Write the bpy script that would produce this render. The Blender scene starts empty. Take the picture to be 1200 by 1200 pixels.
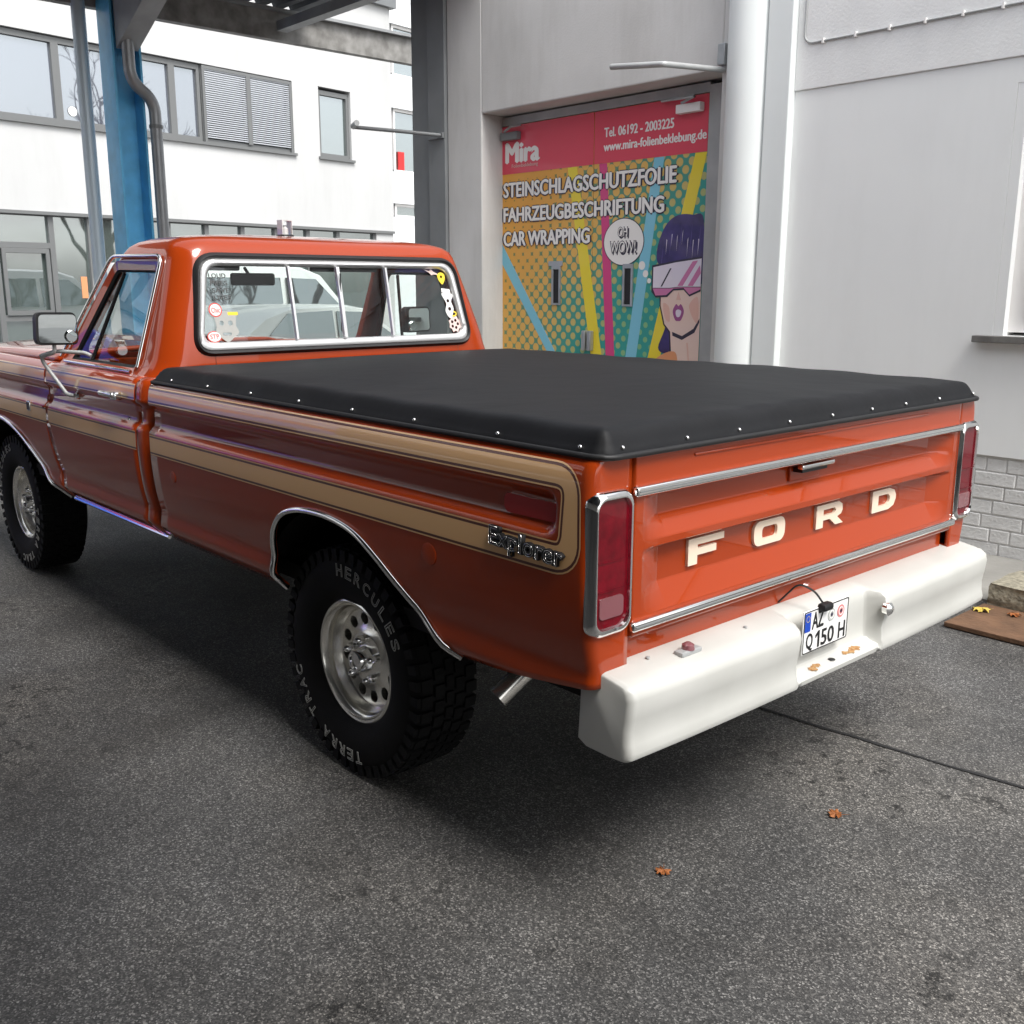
import bpy, bmesh, math, random
import numpy as np
from mathutils import Vector, Matrix
random.seed(7)
S = bpy.context.scene
COL = S.collection
PI = math.pi

# ---------------------------------------------------------------- camera
cam_d = bpy.data.cameras.new('camera'); cam = bpy.data.objects.new('camera', cam_d); COL.objects.link(cam)
yaw, pit, rol = math.radians(-42.124), math.radians(-12.6355), math.radians(0.106)
fw = Vector((math.cos(yaw)*math.cos(pit), math.sin(yaw)*math.cos(pit), math.sin(pit)))
rt = Vector((math.sin(yaw), -math.cos(yaw), 0)); up = rt.cross(fw)
r2 = rt*math.cos(rol)+up*math.sin(rol); u2 = -rt*math.sin(rol)+up*math.cos(rol)
M = Matrix((r2, u2, -fw)).transposed().to_4x4(); M.translation = Vector((-1.534, 2.610, 1.610))
cam.matrix_world = M
cam_d.sensor_width = 36; cam_d.lens = 36*1186.7/1200; cam_d.clip_start = .05; cam_d.clip_end = 900
S.camera = cam
# ---------------------------------------------------------------- world, sun, exposure
SUN_EL, SUN_AZ = math.radians(56), math.radians(175)      # azimuth of the sun measured from +X towards +Y
W = bpy.data.worlds.new('World'); S.world = W; W.use_nodes = True
nt = W.node_tree; bg = nt.nodes['Background']
sky = nt.nodes.new('ShaderNodeTexSky'); sky.sky_type = 'NISHITA'; sky.sun_disc = False
sky.sun_elevation = SUN_EL; sky.sun_rotation = PI/2-SUN_AZ; sky.dust_density = 3; sky.air_density = 1.0
hs = nt.nodes.new('ShaderNodeHueSaturation'); hs.inputs['Saturation'].default_value = .22
nt.links.new(sky.outputs[0], hs.inputs['Color']); nt.links.new(hs.outputs[0], bg.inputs[0]); bg.inputs[1].default_value = .15
sl = bpy.data.lights.new('sun', 'SUN'); sl.energy = 1.5; sl.angle = math.radians(25); sl.color = (1, .97, .93)
so = bpy.data.objects.new('sun', sl); COL.objects.link(so)
sd = Vector((math.cos(SUN_EL)*math.cos(SUN_AZ), math.cos(SUN_EL)*math.sin(SUN_AZ), math.sin(SUN_EL)))
so.rotation_euler = sd.to_track_quat('Z', 'Y').to_euler(); so.location = (-8, 0, 14)
S.view_settings.view_transform = 'Standard'; S.view_settings.look = 'None'; S.view_settings.gamma = 1
S.view_settings.use_curve_mapping = False
S.view_settings.exposure = 1.1
S.render.engine = 'CYCLES'
S.cycles.max_bounces = 8; S.cycles.transparent_max_bounces = 16

# ---------------------------------------------------------------- materials
MATS = {}
def mat(name, col=(.5, .5, .5), rough=.5, metal=0, coat=0, coat_rough=.03, spec=.5, var=0, vscale=6, bump=0, bscale=60, var2=None, detail=6, streak=0):
    m = bpy.data.materials.new(name); m.use_nodes = True; n = m.node_tree; b = n.nodes['Principled BSDF']
    b.inputs['Base Color'].default_value = (*col, 1); b.inputs['Roughness'].default_value = rough
    b.inputs['Metallic'].default_value = metal; b.inputs['Coat Weight'].default_value = coat
    b.inputs['Coat Roughness'].default_value = coat_rough; b.inputs['Specular IOR Level'].default_value = spec
    if var or bump:
        tc = n.nodes.new('ShaderNodeTexCoord')
    if var:
        t = n.nodes.new('ShaderNodeTexNoise'); t.inputs['Scale'].default_value = vscale; t.inputs['Detail'].default_value = detail
        n.links.new(tc.outputs['Object'], t.inputs['Vector'])
        r = n.nodes.new('ShaderNodeValToRGB'); c2 = var2 or tuple(c*(1-var) for c in col)
        r.color_ramp.elements[0].color = (*c2, 1); r.color_ramp.elements[1].color = (*col, 1)
        r.color_ramp.elements[0].position = .3; r.color_ramp.elements[1].position = .68
        n.links.new(t.outputs[0], r.inputs[0]); n.links.new(r.outputs[0], b.inputs['Base Color'])
        if streak:       # rain streaks and grime: noise stretched down the wall
            mp = n.nodes.new('ShaderNodeMapping'); mp.inputs['Scale'].default_value = (2.6, 2.6, .45); n.links.new(tc.outputs['Object'], mp.inputs[0])
            t3 = n.nodes.new('ShaderNodeTexNoise'); t3.inputs['Scale'].default_value = 1; t3.inputs['Detail'].default_value = 8; t3.inputs['Roughness'].default_value = .7; n.links.new(mp.outputs[0], t3.inputs['Vector'])
            r3 = n.nodes.new('ShaderNodeValToRGB'); r3.color_ramp.elements[0].position = .30; r3.color_ramp.elements[1].position = .52
            r3.color_ramp.elements[0].color = (1-streak, 1-streak*1.03, 1-streak*1.1, 1); r3.color_ramp.elements[1].color = (1, 1, 1, 1); n.links.new(t3.outputs[0], r3.inputs[0])
            mu = n.nodes.new('ShaderNodeMix'); mu.data_type = 'RGBA'; mu.blend_type = 'MULTIPLY'; mu.inputs[0].default_value = 1
            n.links.new(r.outputs[0], mu.inputs[6]); n.links.new(r3.outputs[0], mu.inputs[7]); n.links.new(mu.outputs[2], b.inputs['Base Color'])
    if bump:
        t2 = n.nodes.new('ShaderNodeTexNoise'); t2.inputs['Scale'].default_value = bscale; t2.inputs['Detail'].default_value = 5
        n.links.new(tc.outputs['Object'], t2.inputs['Vector'])
        bp = n.nodes.new('ShaderNodeBump'); bp.inputs['Strength'].default_value = bump; bp.inputs['Distance'].default_value = .01
        n.links.new(t2.outputs[0], bp.inputs['Height']); n.links.new(bp.outputs[0], b.inputs['Normal'])
    MATS[name] = m; return m

mat('paint', (.32, .037, .004), .28, 0, 1.0, .012, .08)
mat('tan', (.74, .44, .20), .30, 0, .8, .03)
mat('pin', (.09, .018, .008), .35, 0, .8)
mat('cream', (.80, .66, .52), .4, 0, .3)
mat('chrome', (.86, .86, .85), .10, 1)
mat('alu', (.90, .88, .82), .22, .88, var=.08, vscale=40)
mat('alu_frame', (.82, .82, .82), .35, .75)
mat('rubber', (.010, .010, .011), .55, var=.4, vscale=30)
mat('tyre', (.004, .004, .0043), .75, spec=.2, var=.35, vscale=25, bump=.15, bscale=180)
mat('tyre_letter', (.42, .42, .40), .7)
mat('black', (.008, .008, .009), .5)
mat('under', (.012, .011, .011), .8, spec=.2)
mat('black_gloss', (.010, .010, .011), .2)
mat('cover', (.0065, .007, .0088), .6, spec=.26, var=.3, vscale=4, bump=.3, bscale=9)
mat('bumper', (.53, .53, .50), .40, 0, .15, .25, var=.05, vscale=4, var2=(.46, .46, .43))
mat('plate_white', (.82, .82, .80), .35)
mat('plate_blue', (.01, .06, .42), .35)
mat('seal_grey', (.45, .46, .44), .5)
mat('seal_red', (.65, .22, .22), .5)
mat('rust', (.27, .11, .03), .9, var=.6, vscale=120, var2=(.42, .27, .12))
mat('lens_red', (.15, .001, .008), .12, 0, .35, .02, .3, var=.4, vscale=30)
mat('lens_marker', (.42, .012, .012), .15, 0, 1)
mat('lens_white', (.55, .55, .54), .15, 0, 1); mat('lens_clear', (.20, .07, .08), .12, 0, 1)
mat('interior', (.055, .056, .058), .75)
mat('interior_dark', (.02, .02, .022), .6)
mat('mirror', (.75, .80, .80), .02, 1)
mat('wall_white', (.86, .872, .86), .75, var=.05, vscale=.8, bump=.03, bscale=90, var2=(.81, .822, .815), streak=.035)
mat('wall_rough', (.84, .845, .835), .85, var=.06, vscale=3, bump=.16, bscale=70, var2=(.78, .785, .78), streak=.05)
mat('wall_grey', (.62, .615, .60), .85, var=.22, vscale=1.3, bump=.12, bscale=60, var2=(.52, .515, .50), streak=.13)
mat('pillar_white', (.80, .835, .825), .45, var=.05, vscale=2, streak=.035)
mat('brick_paint', (.74, .74, .725), .8, var=.16, vscale=9, bump=.5, bscale=60, var2=(.58, .575, .56))
mat('mortar', (.62, .615, .60), .9, var=.15, vscale=14)
mat('steel_grey', (.19, .20, .205), .5, 0, var=.15, vscale=4)
mat('steel_light', (.42, .43, .43), .5, .2, var=.2, vscale=5)
mat('zinc', (.45, .47, .48), .4, .6, var=.25, vscale=8)
mat('door_red', (.68, .06, .10), .35, 0, .3)
mat('white_ink', (.82, .80, .78), .5)
mat('dark_ink', (.03, .025, .05), .5)
mat('ink_yellow', (.78, .62, .03), .4, 0, .2); mat('ink_magenta', (.62, .05, .20), .4, 0, .2); mat('ink_cyan', (.20, .52, .66), .4, 0, .2)
mat('ink_purple', (.055, .035, .17), .4, 0, .2, var=.45, vscale=7, var2=(.02, .012, .07)); mat('ink_strand', (.16, .12, .36), .4, 0, .2); mat('ink_lilac', (.72, .66, .75), .4, 0, .2); mat('ink_pink', (.58, .18, .36), .4, 0, .2)
mat('ink_skin', (.78, .58, .50), .4, 0, .2); mat('ink_blush', (.74, .45, .37), .4, 0, .2); mat('ink_lip', (.32, .08, .24), .4); mat('ink_orange', (.70, .30, .14), .4)
mat('facade', (.54, .545, .54), .85, var=.05, vscale=.5, bump=.05, bscale=40, var2=(.50, .505, .50), streak=.05)
mat('frame_grey', (.15, .155, .155), .45)
mat('blind', (.50, .52, .55), .4, .3)
mat('blind_gap', (.05, .055, .06), .5)
mat('canopy_dark', (.10, .11, .125), .55, .1, var=.25, vscale=2)
mat('canopy_steel', (.33, .34, .345), .5, .1, var=.25, vscale=4)
mat('fascia', (.30, .295, .28), .7, var=.5, vscale=8, var2=(.14, .135, .125))
mat('blue_light', (.13, .53, .86), .4, 0, .1, var=.2, vscale=8)
mat('blue_dark', (.045, .22, .47), .45, 0, .1, var=.2, vscale=8)
mat('pipe_grey', (.30, .31, .32), .35, .3, var=.2, vscale=6)
mat('pipe_pale', (.50, .58, .63), .35, .1)
mat('concrete', (.30, .29, .265), .9, var=.3, vscale=3, bump=.3, bscale=40)
mat('stone_block', (.36, .33, .25), .95, var=.55, vscale=30, bump=1, bscale=45)
mat('rusty_board', (.16, .085, .045), .85, var=.45, vscale=10, bump=.4, bscale=50)
mat('leaf_brown', (.36, .12, .03), .7, var=.4, vscale=40); mat('leaf_yellow', (.62, .46, .08), .7, var=.3, vscale=40)
mat('sill_stone', (.17, .165, .155), .85, var=.4, vscale=20)
mat('car_white', (.80, .80, .79), .3, 0, 1, .03)
mat('car_red', (.55, .04, .05), .35, 0, .6); mat('car_blue', (.05, .14, .72), .35, 0, .6)
mat('seam', (.018, .018, .019), .9)
mat('sticker_white', (.72, .72, .70), .5); mat('sticker_yellow', (.75, .55, .04), .5); mat('sticker_grey', (.36, .36, .34), .6); mat('sticker_red', (.60, .06, .05), .5); mat('sticker_pink', (.66, .50, .46), .6); mat('sticker_dark', (.06, .06, .06), .6)
mat('red_object', (.6, .03, .03), .5)
mat('plaster_pale', (.78, .80, .81), .8)

def glass_mat(name, tint=(.9, .95, .93), refl=1.0):
    m = bpy.data.materials.new(name); m.use_nodes = True; n = m.node_tree; n.nodes.clear()
    o = n.nodes.new('ShaderNodeOutputMaterial'); mx = n.nodes.new('ShaderNodeMixShader'); tr = n.nodes.new('ShaderNodeBsdfTransparent')
    gl = n.nodes.new('ShaderNodeBsdfGlossy'); fr = n.nodes.new('ShaderNodeLayerWeight'); fr.inputs[0].default_value = .5
    pw = n.nodes.new('ShaderNodeMath'); pw.operation = 'POWER'; pw.inputs[1].default_value = 5; mu = n.nodes.new('ShaderNodeMath'); mu.operation = 'MULTIPLY_ADD'; mu.inputs[2].default_value = .05*refl; mu.use_clamp = True
    tr.inputs[0].default_value = (*tint, 1); gl.inputs['Roughness'].default_value = .01; mu.inputs[1].default_value = .95
    n.links.new(fr.outputs['Facing'], pw.inputs[0]); n.links.new(pw.outputs[0], mu.inputs[0]); n.links.new(mu.outputs[0], mx.inputs[0]); n.links.new(tr.outputs[0], mx.inputs[1]); n.links.new(gl.outputs[0], mx.inputs[2]); n.links.new(mx.outputs[0], o.inputs[0])
    MATS[name] = m
glass_mat('car_glass', (.84, .89, .87), 1.6)
def pane_mat(name, base, refl, wob=.25):
    m = bpy.data.materials.new(name); m.use_nodes = True; n = m.node_tree; b = n.nodes['Principled BSDF']
    b.inputs['Base Color'].default_value = (*base, 1); b.inputs['Roughness'].default_value = .3
    gl = n.nodes.new('ShaderNodeBsdfGlossy'); gl.inputs['Roughness'].default_value = .02; gl.inputs[0].default_value = (.88, .93, .95, 1)
    mx = n.nodes.new('ShaderNodeMixShader'); mx.inputs[0].default_value = refl
    tc = n.nodes.new('ShaderNodeTexCoord'); t = n.nodes.new('ShaderNodeTexNoise'); t.inputs['Scale'].default_value = .8
    bp = n.nodes.new('ShaderNodeBump'); bp.inputs['Strength'].default_value = wob; bp.inputs['Distance'].default_value = .02
    n.links.new(tc.outputs['Object'], t.inputs['Vector']); n.links.new(t.outputs[0], bp.inputs['Height']); n.links.new(bp.outputs[0], gl.inputs['Normal'])
    o = n.nodes['Material Output']; n.links.new(b.outputs[0], mx.inputs[1]); n.links.new(gl.outputs[0], mx.inputs[2]); n.links.new(mx.outputs[0], o.inputs[0])
    MATS[name] = m
pane_mat('pane_up', (.10, .11, .14), .34); pane_mat('pane_low', (.085, .11, .10), .42); pane_mat('pane_dark', (.03, .035, .035), .3)

# asphalt
def asphalt():
    m = bpy.data.materials.new('asphalt'); m.use_nodes = True; n = m.node_tree; b = n.nodes['Principled BSDF']; L = n.links.new
    tc = n.nodes.new('ShaderNodeTexCoord')
    def noise(sc, det=4, ro=.6):
        t = n.nodes.new('ShaderNodeTexNoise'); t.inputs['Scale'].default_value = sc; t.inputs['Detail'].default_value = det; t.inputs['Roughness'].default_value = ro
        L(tc.outputs['Object'], t.inputs['Vector']); return t.outputs[0]
    def ramp(inp, p0, c0, p1, c1):
        r = n.nodes.new('ShaderNodeValToRGB'); e = r.color_ramp.elements
        e[0].position = p0; e[0].color = (*c0, 1); e[1].position = p1; e[1].color = (*c1, 1); L(inp, r.inputs[0]); return r.outputs[0]
    def mix(t, f, a, c):
        x = n.nodes.new('ShaderNodeMix'); x.data_type = 'RGBA'; x.blend_type = t
        if isinstance(f, float): x.inputs[0].default_value = f
        else: L(f, x.inputs[0])
        L(a, x.inputs[6]); L(c, x.inputs[7]); return x.outputs[2]
    v = n.nodes.new('ShaderNodeTexVoronoi'); v.inputs['Scale'].default_value = 235; L(tc.outputs['Object'], v.inputs['Vector'])
    sep = n.nodes.new('ShaderNodeSeparateColor'); L(v.outputs['Color'], sep.inputs[0])
    chips = ramp(sep.outputs[0], .0, (.036, .036, .037), 1., (.30, .297, .292))
    chips.node.color_ramp.elements.new(.55).color = (.074, .074, .074, 1); chips.node.color_ramp.elements.new(.84).color = (.135, .134, .132, 1)
    large = ramp(noise(.7, 6, .65), .36, (.52, .51, .50), .60, (1.18, 1.17, 1.15))
    warm = ramp(noise(.9, 3), .4, (1, 1, 1), .7, (1.05, 1.0, .93))
    fine = ramp(noise(70, 3), .3, (.72, .72, .72), .7, (1.15, 1.15, 1.15))
    spots = ramp(noise(13, 5, .8), .54, (1, 1, 1), .60, (.22, .22, .22))
    pm = ramp(noise(.9, 4, .6), .47, (0, 0, 0), .62, (1, 1, 1))
    c = mix('MULTIPLY', 1.0, chips, large); c = mix('MULTIPLY', 1.0, c, warm); c = mix('MULTIPLY', 1.0, c, fine)
    s = mix('MULTIPLY', 1.0, c, spots); c = mix('MIX', pm, c, s)
    L(c, b.inputs['Base Color']); b.inputs['Roughness'].default_value = .72; b.inputs['Specular IOR Level'].default_value = .45
    bp = n.nodes.new('ShaderNodeBump'); bp.inputs['Strength'].default_value = .4; bp.inputs['Distance'].default_value = .003
    L(v.outputs['Distance'], bp.inputs['Height']); L(bp.outputs[0], b.inputs['Normal'])
    MATS['asphalt'] = m
asphalt()

# printed halftone on the double door
def halftone():
    m = bpy.data.materials.new('halftone'); m.use_nodes = True; n = m.node_tree; b = n.nodes['Principled BSDF']; L = n.links.new
    tc = n.nodes.new('ShaderNodeTexCoord'); sp = n.nodes.new('ShaderNodeSeparateXYZ'); L(tc.outputs['Object'], sp.inputs[0])
    def mth(op, a, c=None, clamp=False):
        x = n.nodes.new('ShaderNodeMath'); x.operation = op; x.use_clamp = clamp
        for i, q in enumerate((a, c)):
            if q is None: continue
            if isinstance(q, (int, float)): x.inputs[i].default_value = q
            else: L(q, x.inputs[i])
        return x.outputs[0]
    X, Z = sp.outputs[0], sp.outputs[2]
    k = 8.5
    a = mth('MULTIPLY', mth('ADD', X, Z), k); c = mth('MULTIPLY', mth('SUBTRACT', X, Z), k)
    fa = mth('SUBTRACT', mth('FRACT', mth('ADD', a, 100)), .5); fc = mth('SUBTRACT', mth('FRACT', mth('ADD', c, 100)), .5)
    d = mth('SQRT', mth('ADD', mth('MULTIPLY', fa, fa), mth('MULTIPLY', fc, fc)))
    # orange at the upper left corner of the door, teal towards the right and the bottom
    ns = n.nodes.new('ShaderNodeTexNoise'); ns.inputs['Scale'].default_value = 1.6; L(tc.outputs['Object'], ns.inputs['Vector'])
    g = mth('ADD', mth('MULTIPLY', mth('SUBTRACT', 5.7, X), .34), mth('MULTIPLY', mth('SUBTRACT', 2.2, Z), .30))
    g = mth('ADD', g, mth('MULTIPLY', mth('SUBTRACT', ns.outputs[0], .5), .5))
    rad = mth('SUBTRACT', .66, mth('MULTIPLY', g, .42))
    dot = mth('MULTIPLY', mth('SUBTRACT', rad, d), 18, True)
    r = n.nodes.new('ShaderNodeValToRGB'); e = r.color_ramp.elements; L(g, r.inputs[0])
    e[0].position = .1; e[0].color = (.74, .36, .06, 1); e[1].position = .85; e[1].color = (.20, .42, .20, 1); e.new(.5).color = (.70, .43, .11, 1)
    r2_ = n.nodes.new('ShaderNodeValToRGB'); e = r2_.color_ramp.elements; L(g, r2_.inputs[0])
    e[0].position = .1; e[0].color = (.20, .22, .06, 1); e[1].position = .7; e[1].color = (.03, .30, .26, 1)
    mx = n.nodes.new('ShaderNodeMix'); mx.data_type = 'RGBA'; L(dot, mx.inputs[0]); L(r2_.outputs[0], mx.inputs[6]); L(r.outputs[0], mx.inputs[7])
    L(mx.outputs[2], b.inputs['Base Color']); b.inputs['Roughness'].default_value = .4
    MATS['halftone'] = m
halftone()

# ---------------------------------------------------------------- helpers
def finish(name, me, m, parent=None, smooth=False, sharp=None):
    if isinstance(m, str): me.materials.append(MATS[m])
    o = bpy.data.objects.new(name, me); COL.objects.link(o)
    if smooth:
        for p in me.polygons: p.use_smooth = True
        if sharp: me.set_sharp_from_angle(angle=math.radians(sharp))
    if parent is not None:
        o.parent = parent; o.matrix_parent_inverse = ROOTMAT.get(parent.name, Matrix()).inverted()
    return o
ROOTMAT = {}
def thing(name, label, cat, loc=(0, 0, 0), group=None):
    o = bpy.data.objects.new(name, None); COL.objects.link(o); o.location = loc; o.empty_display_size = .2
    ROOTMAT[o.name] = Matrix.Translation(loc)
    o['label'] = label; o['category'] = cat
    if group: o['group'] = group
    return o
def tag(o, label, cat, group=None):
    o['label'] = label; o['category'] = cat
    if group: o['group'] = group
    return o
def pydata(name, v, f, m, parent=None, smooth=False, sharp=None):
    me = bpy.data.meshes.new(name); me.from_pydata([tuple(map(float, p)) for p in v], [], f); me.validate()
    bm = bmesh.new(); bm.from_mesh(me); bmesh.ops.recalc_face_normals(bm, faces=bm.faces); bm.to_mesh(me); bm.free()
    return finish(name, me, m, parent, smooth, sharp)
def frombm(name, bm, m, parent=None, smooth=False, sharp=None):
    me = bpy.data.meshes.new(name); bmesh.ops.recalc_face_normals(bm, faces=bm.faces); bm.to_mesh(me); bm.free()
    return finish(name, me, m, parent, smooth, sharp)
def bm_box(bm, x0, x1, y0, y1, z0, z1, T=None):
    vs = [bm.verts.new(T(x, y, z) if T else (x, y, z)) for x in (x0, x1) for y in (y0, y1) for z in (z0, z1)]
    for q in ((0, 1, 3, 2), (4, 6, 7, 5), (0, 4, 5, 1), (2, 3, 7, 6), (0, 2, 6, 4), (1, 5, 7, 3)): bm.faces.new([vs[i] for i in q])
def box(name, x0, x1, y0, y1, z0, z1, m, parent=None, bevel=0, seg=2, T=None):
    bm = bmesh.new(); bm_box(bm, x0, x1, y0, y1, z0, z1, T)
    if bevel: bmesh.ops.bevel(bm, geom=list(bm.edges), offset=bevel, segments=seg, affect='EDGES', profile=.5)
    o = frombm(name, bm, m, parent, bevel > 0, 40 if bevel else None)
    if bevel:
        for p in sorted(o.data.polygons, key=lambda p: -p.area)[:6]: p.use_smooth = False
    return o
def boxes(name, L, m, parent=None, T=None):
    bm = bmesh.new()
    for b in L: bm_box(bm, *b, T=T)
    return frombm(name, bm, m, parent)
def tube_bm(bm, pts, r, n=8, closed=False, flat=None):
    pts = [Vector(p) for p in pts]; N = len(pts); rings = []
    up_ = None
    for i in range(N):
        a = pts[(i-1) % N] if (closed or i) else pts[0]; b = pts[(i+1) % N] if (closed or i < N-1) else pts[-1]
        t = (b-a).normalized()
        if up_ is None:
            up_ = Vector((0, 0, 1)) if abs(t.z) < .9 else Vector((0, 1, 0))
        s = t.cross(up_)
        if s.length < 1e-4: s = t.cross(Vector((1, 0, 0)))
        s.normalize(); w = s.cross(t).normalized(); up_ = w
        rr = r[i] if isinstance(r, (list, tuple)) else r
        rings.append([bm.verts.new(pts[i]+s*math.cos(2*PI*k/n)*rr*(flat or 1)+w*math.sin(2*PI*k/n)*rr) for k in range(n)])
    for i in range(N if closed else N-1):
        A, B = rings[i], rings[(i+1) % N]
        for k in range(n): bm.faces.new((A[k], A[(k+1) % n], B[(k+1) % n], B[k]))
    if not closed: bm.faces.new(rings[0]); bm.faces.new(rings[-1])
def tube(name, pts, r, m, parent=None, n=10, closed=False):
    bm = bmesh.new(); tube_bm(bm, pts, r, n, closed); return frombm(name, bm, m, parent, True, 50)
def arc_pts(pts, rad, n=6):
    """polyline with rounded corners"""
    pts = [Vector(p) for p in pts]; out = [pts[0]]
    for i in range(1, len(pts)-1):
        a, p, b = pts[i-1], pts[i], pts[i+1]
        ra = min(rad, (a-p).length*.45, (b-p).length*.45)
        s, e = p+(a-p).normalized()*ra, p+(b-p).normalized()*ra
        for k in range(n+1):
            t = k/n; out.append(s*(1-t)**2+p*2*t*(1-t)+e*t*t)
    out.append(pts[-1]); return out
def lathe_bm(bm, prof, c, axis='y', n=48, a0=0):
    """prof: list of (offset along axis, radius)"""
    rings = []
    for (h, r) in prof:
        ring = []
        for k in range(n):
            a = a0+2*PI*k/n
            if axis == 'y': p = (c[0]+r*math.cos(a), c[1]+h, c[2]+r*math.sin(a))
            elif axis == 'z': p = (c[0]+r*math.cos(a), c[1]+r*math.sin(a), c[2]+h)
            else: p = (c[0]+h, c[1]+r*math.cos(a), c[2]+r*math.sin(a))
            ring.append(bm.verts.new(p))
        rings.append(ring)
    for A, B in zip(rings, rings[1:]):
        for k in range(n): bm.faces.new((A[k], A[(k+1) % n], B[(k+1) % n], B[k]))
    return rings
def lathe(name, prof, c, m, parent=None, axis='y', n=48, caps=True, sharp=35):
    bm = bmesh.new(); R = lathe_bm(bm, prof, c, axis, n)
    if caps: bm.faces.new(R[0]); bm.faces.new(R[-1])
    return frombm(name, bm, m, parent, True, sharp)
def grid(name, P, m, parent=None, smooth=True, thick=0, sharp=None, flip=False):
    """P[i][j] points"""
    a, b = len(P), len(P[0]); v = [p for r in P for p in r]; f = []
    for i in range(a-1):
        for j in range(b-1):
            q = (i*b+j, i*b+j+1, (i+1)*b+j+1, (i+1)*b+j); f.append(q[::-1] if flip else q)
    me = bpy.data.meshes.new(name); me.from_pydata([tuple(map(float, p)) for p in v], [], f)
    o = finish(name, me, m, parent, smooth, sharp)
    if thick:
        s = o.modifiers.new('solid', 'SOLIDIFY'); s.thickness = thick; s.offset = -1; s.use_even_offset = False
    return o
def frame_map(o, xd, yd):
    o, xd, yd = Vector(o), Vector(xd).normalized(), Vector(yd).normalized(); nn = xd.cross(yd)
    return lambda u, v, w=0: o+xd*u+yd*v+nn*w
def curve_mesh(cu):
    ob = bpy.data.objects.new('tmp', cu); COL.objects.link(ob); bpy.context.view_layer.update()
    me = bpy.data.meshes.new_from_object(ob.evaluated_get(bpy.context.evaluated_depsgraph_get()))
    bpy.data.objects.remove(ob); bpy.data.curves.remove(cu); return me
def text(name, s, fm, w, h, m, parent, ext=.001, off=0, outline=0, u0=0, v0=0, shear=0, warp=None, bold=0):
    cu = bpy.data.curves.new('t', 'FONT'); cu.body = s; cu.size = 1; cu.shear = shear; cu.resolution_u = 3
    if outline:
        cu.fill_mode = 'NONE'; cu.bevel_depth = outline; cu.bevel_resolution = 0
    else:
        cu.extrude = .5; cu.offset = off
    me = curve_mesh(cu)
    vs = [v.co.copy() for v in me.vertices]
    xa, xb = min(v.x for v in vs), max(v.x for v in vs); ya, yb = min(v.y for v in vs), max(v.y for v in vs)
    za, zb = min(v.z for v in vs), max(v.z for v in vs)
    if w is None: w = h*(xb-xa)/(yb-ya)
    for v in me.vertices:
        uu = u0+(v.co.x-xa)/(xb-xa)*w; vv = v0+(v.co.y-ya)/(yb-ya)*h; ww = (v.co.z-za)/(zb-za)*ext
        v.co = warp(uu, vv, ww) if warp else fm(uu, vv, ww)
    me.materials.clear()
    if bold:
        o0 = fm(0, 0, 0); du, dv, dw = fm(1, 0, 0)-o0, fm(0, 1, 0)-o0, fm(0, 0, 1)-o0
        V = [v.co.copy() for v in me.vertices]; Fc = [tuple(p.vertices) for p in me.polygons]; vv, ff = [], []
        for k, (a, c) in enumerate(((0, 0), (bold, 0), (-bold, 0), (0, bold*.6), (0, -bold*.6))):
            n0 = len(vv); vv += [v+du*a+dv*c+dw*k*.00004 for v in V]; ff += [tuple(i+n0 for i in f) for f in Fc]
        me = bpy.data.meshes.new(name); me.from_pydata(vv, [], ff)
    return finish(name, me, m, parent)
def shape(name, loops, fm, m, parent, ext=.001, w0=0, res=None):
    """flat shape from closed 2d loops (inner loops are holes), given a little thickness"""
    cu = bpy.data.curves.new('s', 'CURVE'); cu.dimensions = '2D'; cu.fill_mode = 'BOTH'; cu.extrude = .5
    for lp in loops:
        sp = cu.splines.new('POLY'); sp.points.add(len(lp)-1); sp.use_cyclic_u = True
        for p, q in zip(sp.points, lp): p.co = (q[0], q[1], 0, 1)
    me = curve_mesh(cu)
    for v in me.vertices: v.co = fm(v.co.x, v.co.y, w0+(v.co.z+.5)*ext)
    me.materials.clear()
    return finish(name, me, m, parent)
def circ(cx, cy, rx, ry=None, n=28, a0=0, a1=2*PI):
    ry = ry or rx
    return [(cx+rx*math.cos(a0+(a1-a0)*k/n), cy+ry*math.sin(a0+(a1-a0)*k/n)) for k in range(n)]
def rrect(x0, x1, y0, y1, r, n=6):
    out = []
    for (cx, cy, a) in ((x1-r, y1-r, 0), (x0+r, y1-r, PI/2), (x0+r, y0+r, PI), (x1-r, y0+r, 1.5*PI)):
        for k in range(n+1): out.append((cx+r*math.cos(a+PI/2*k/n), cy+r*math.sin(a+PI/2*k/n)))
    return out
def smooth_loop(pts, n=5):
    """closed Catmull-Rom"""
    out = []; N = len(pts)
    for i in range(N):
        p0, p1, p2, p3 = (Vector((*pts[(i+k) % N], 0)) for k in (-1, 0, 1, 2))
        for k in range(n):
            t = k/n
            q = .5*((2*p1)+(p2-p0)*t+(2*p0-5*p1+4*p2-p3)*t*t+(-p0+3*p1-3*p2+p3)*t**3); out.append((q.x, q.y))
    return out
def round_poly(pts, rads, n=5):
    out = []; N = len(pts)
    for i in range(N):
        a, p, b = Vector(pts[i-1]), Vector(pts[i]), Vector(pts[(i+1) % N]); r = rads[i] if isinstance(rads, (list, tuple)) else rads
        if r == 0: out.append(tuple(p)); continue
        s, e = p+(a-p).normalized()*r, p+(b-p).normalized()*r
        for k in range(n+1):
            t = k/n; q = s*(1-t)**2+p*2*t*(1-t)+e*t*t; out.append((q.x, q.y))
    return out
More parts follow.
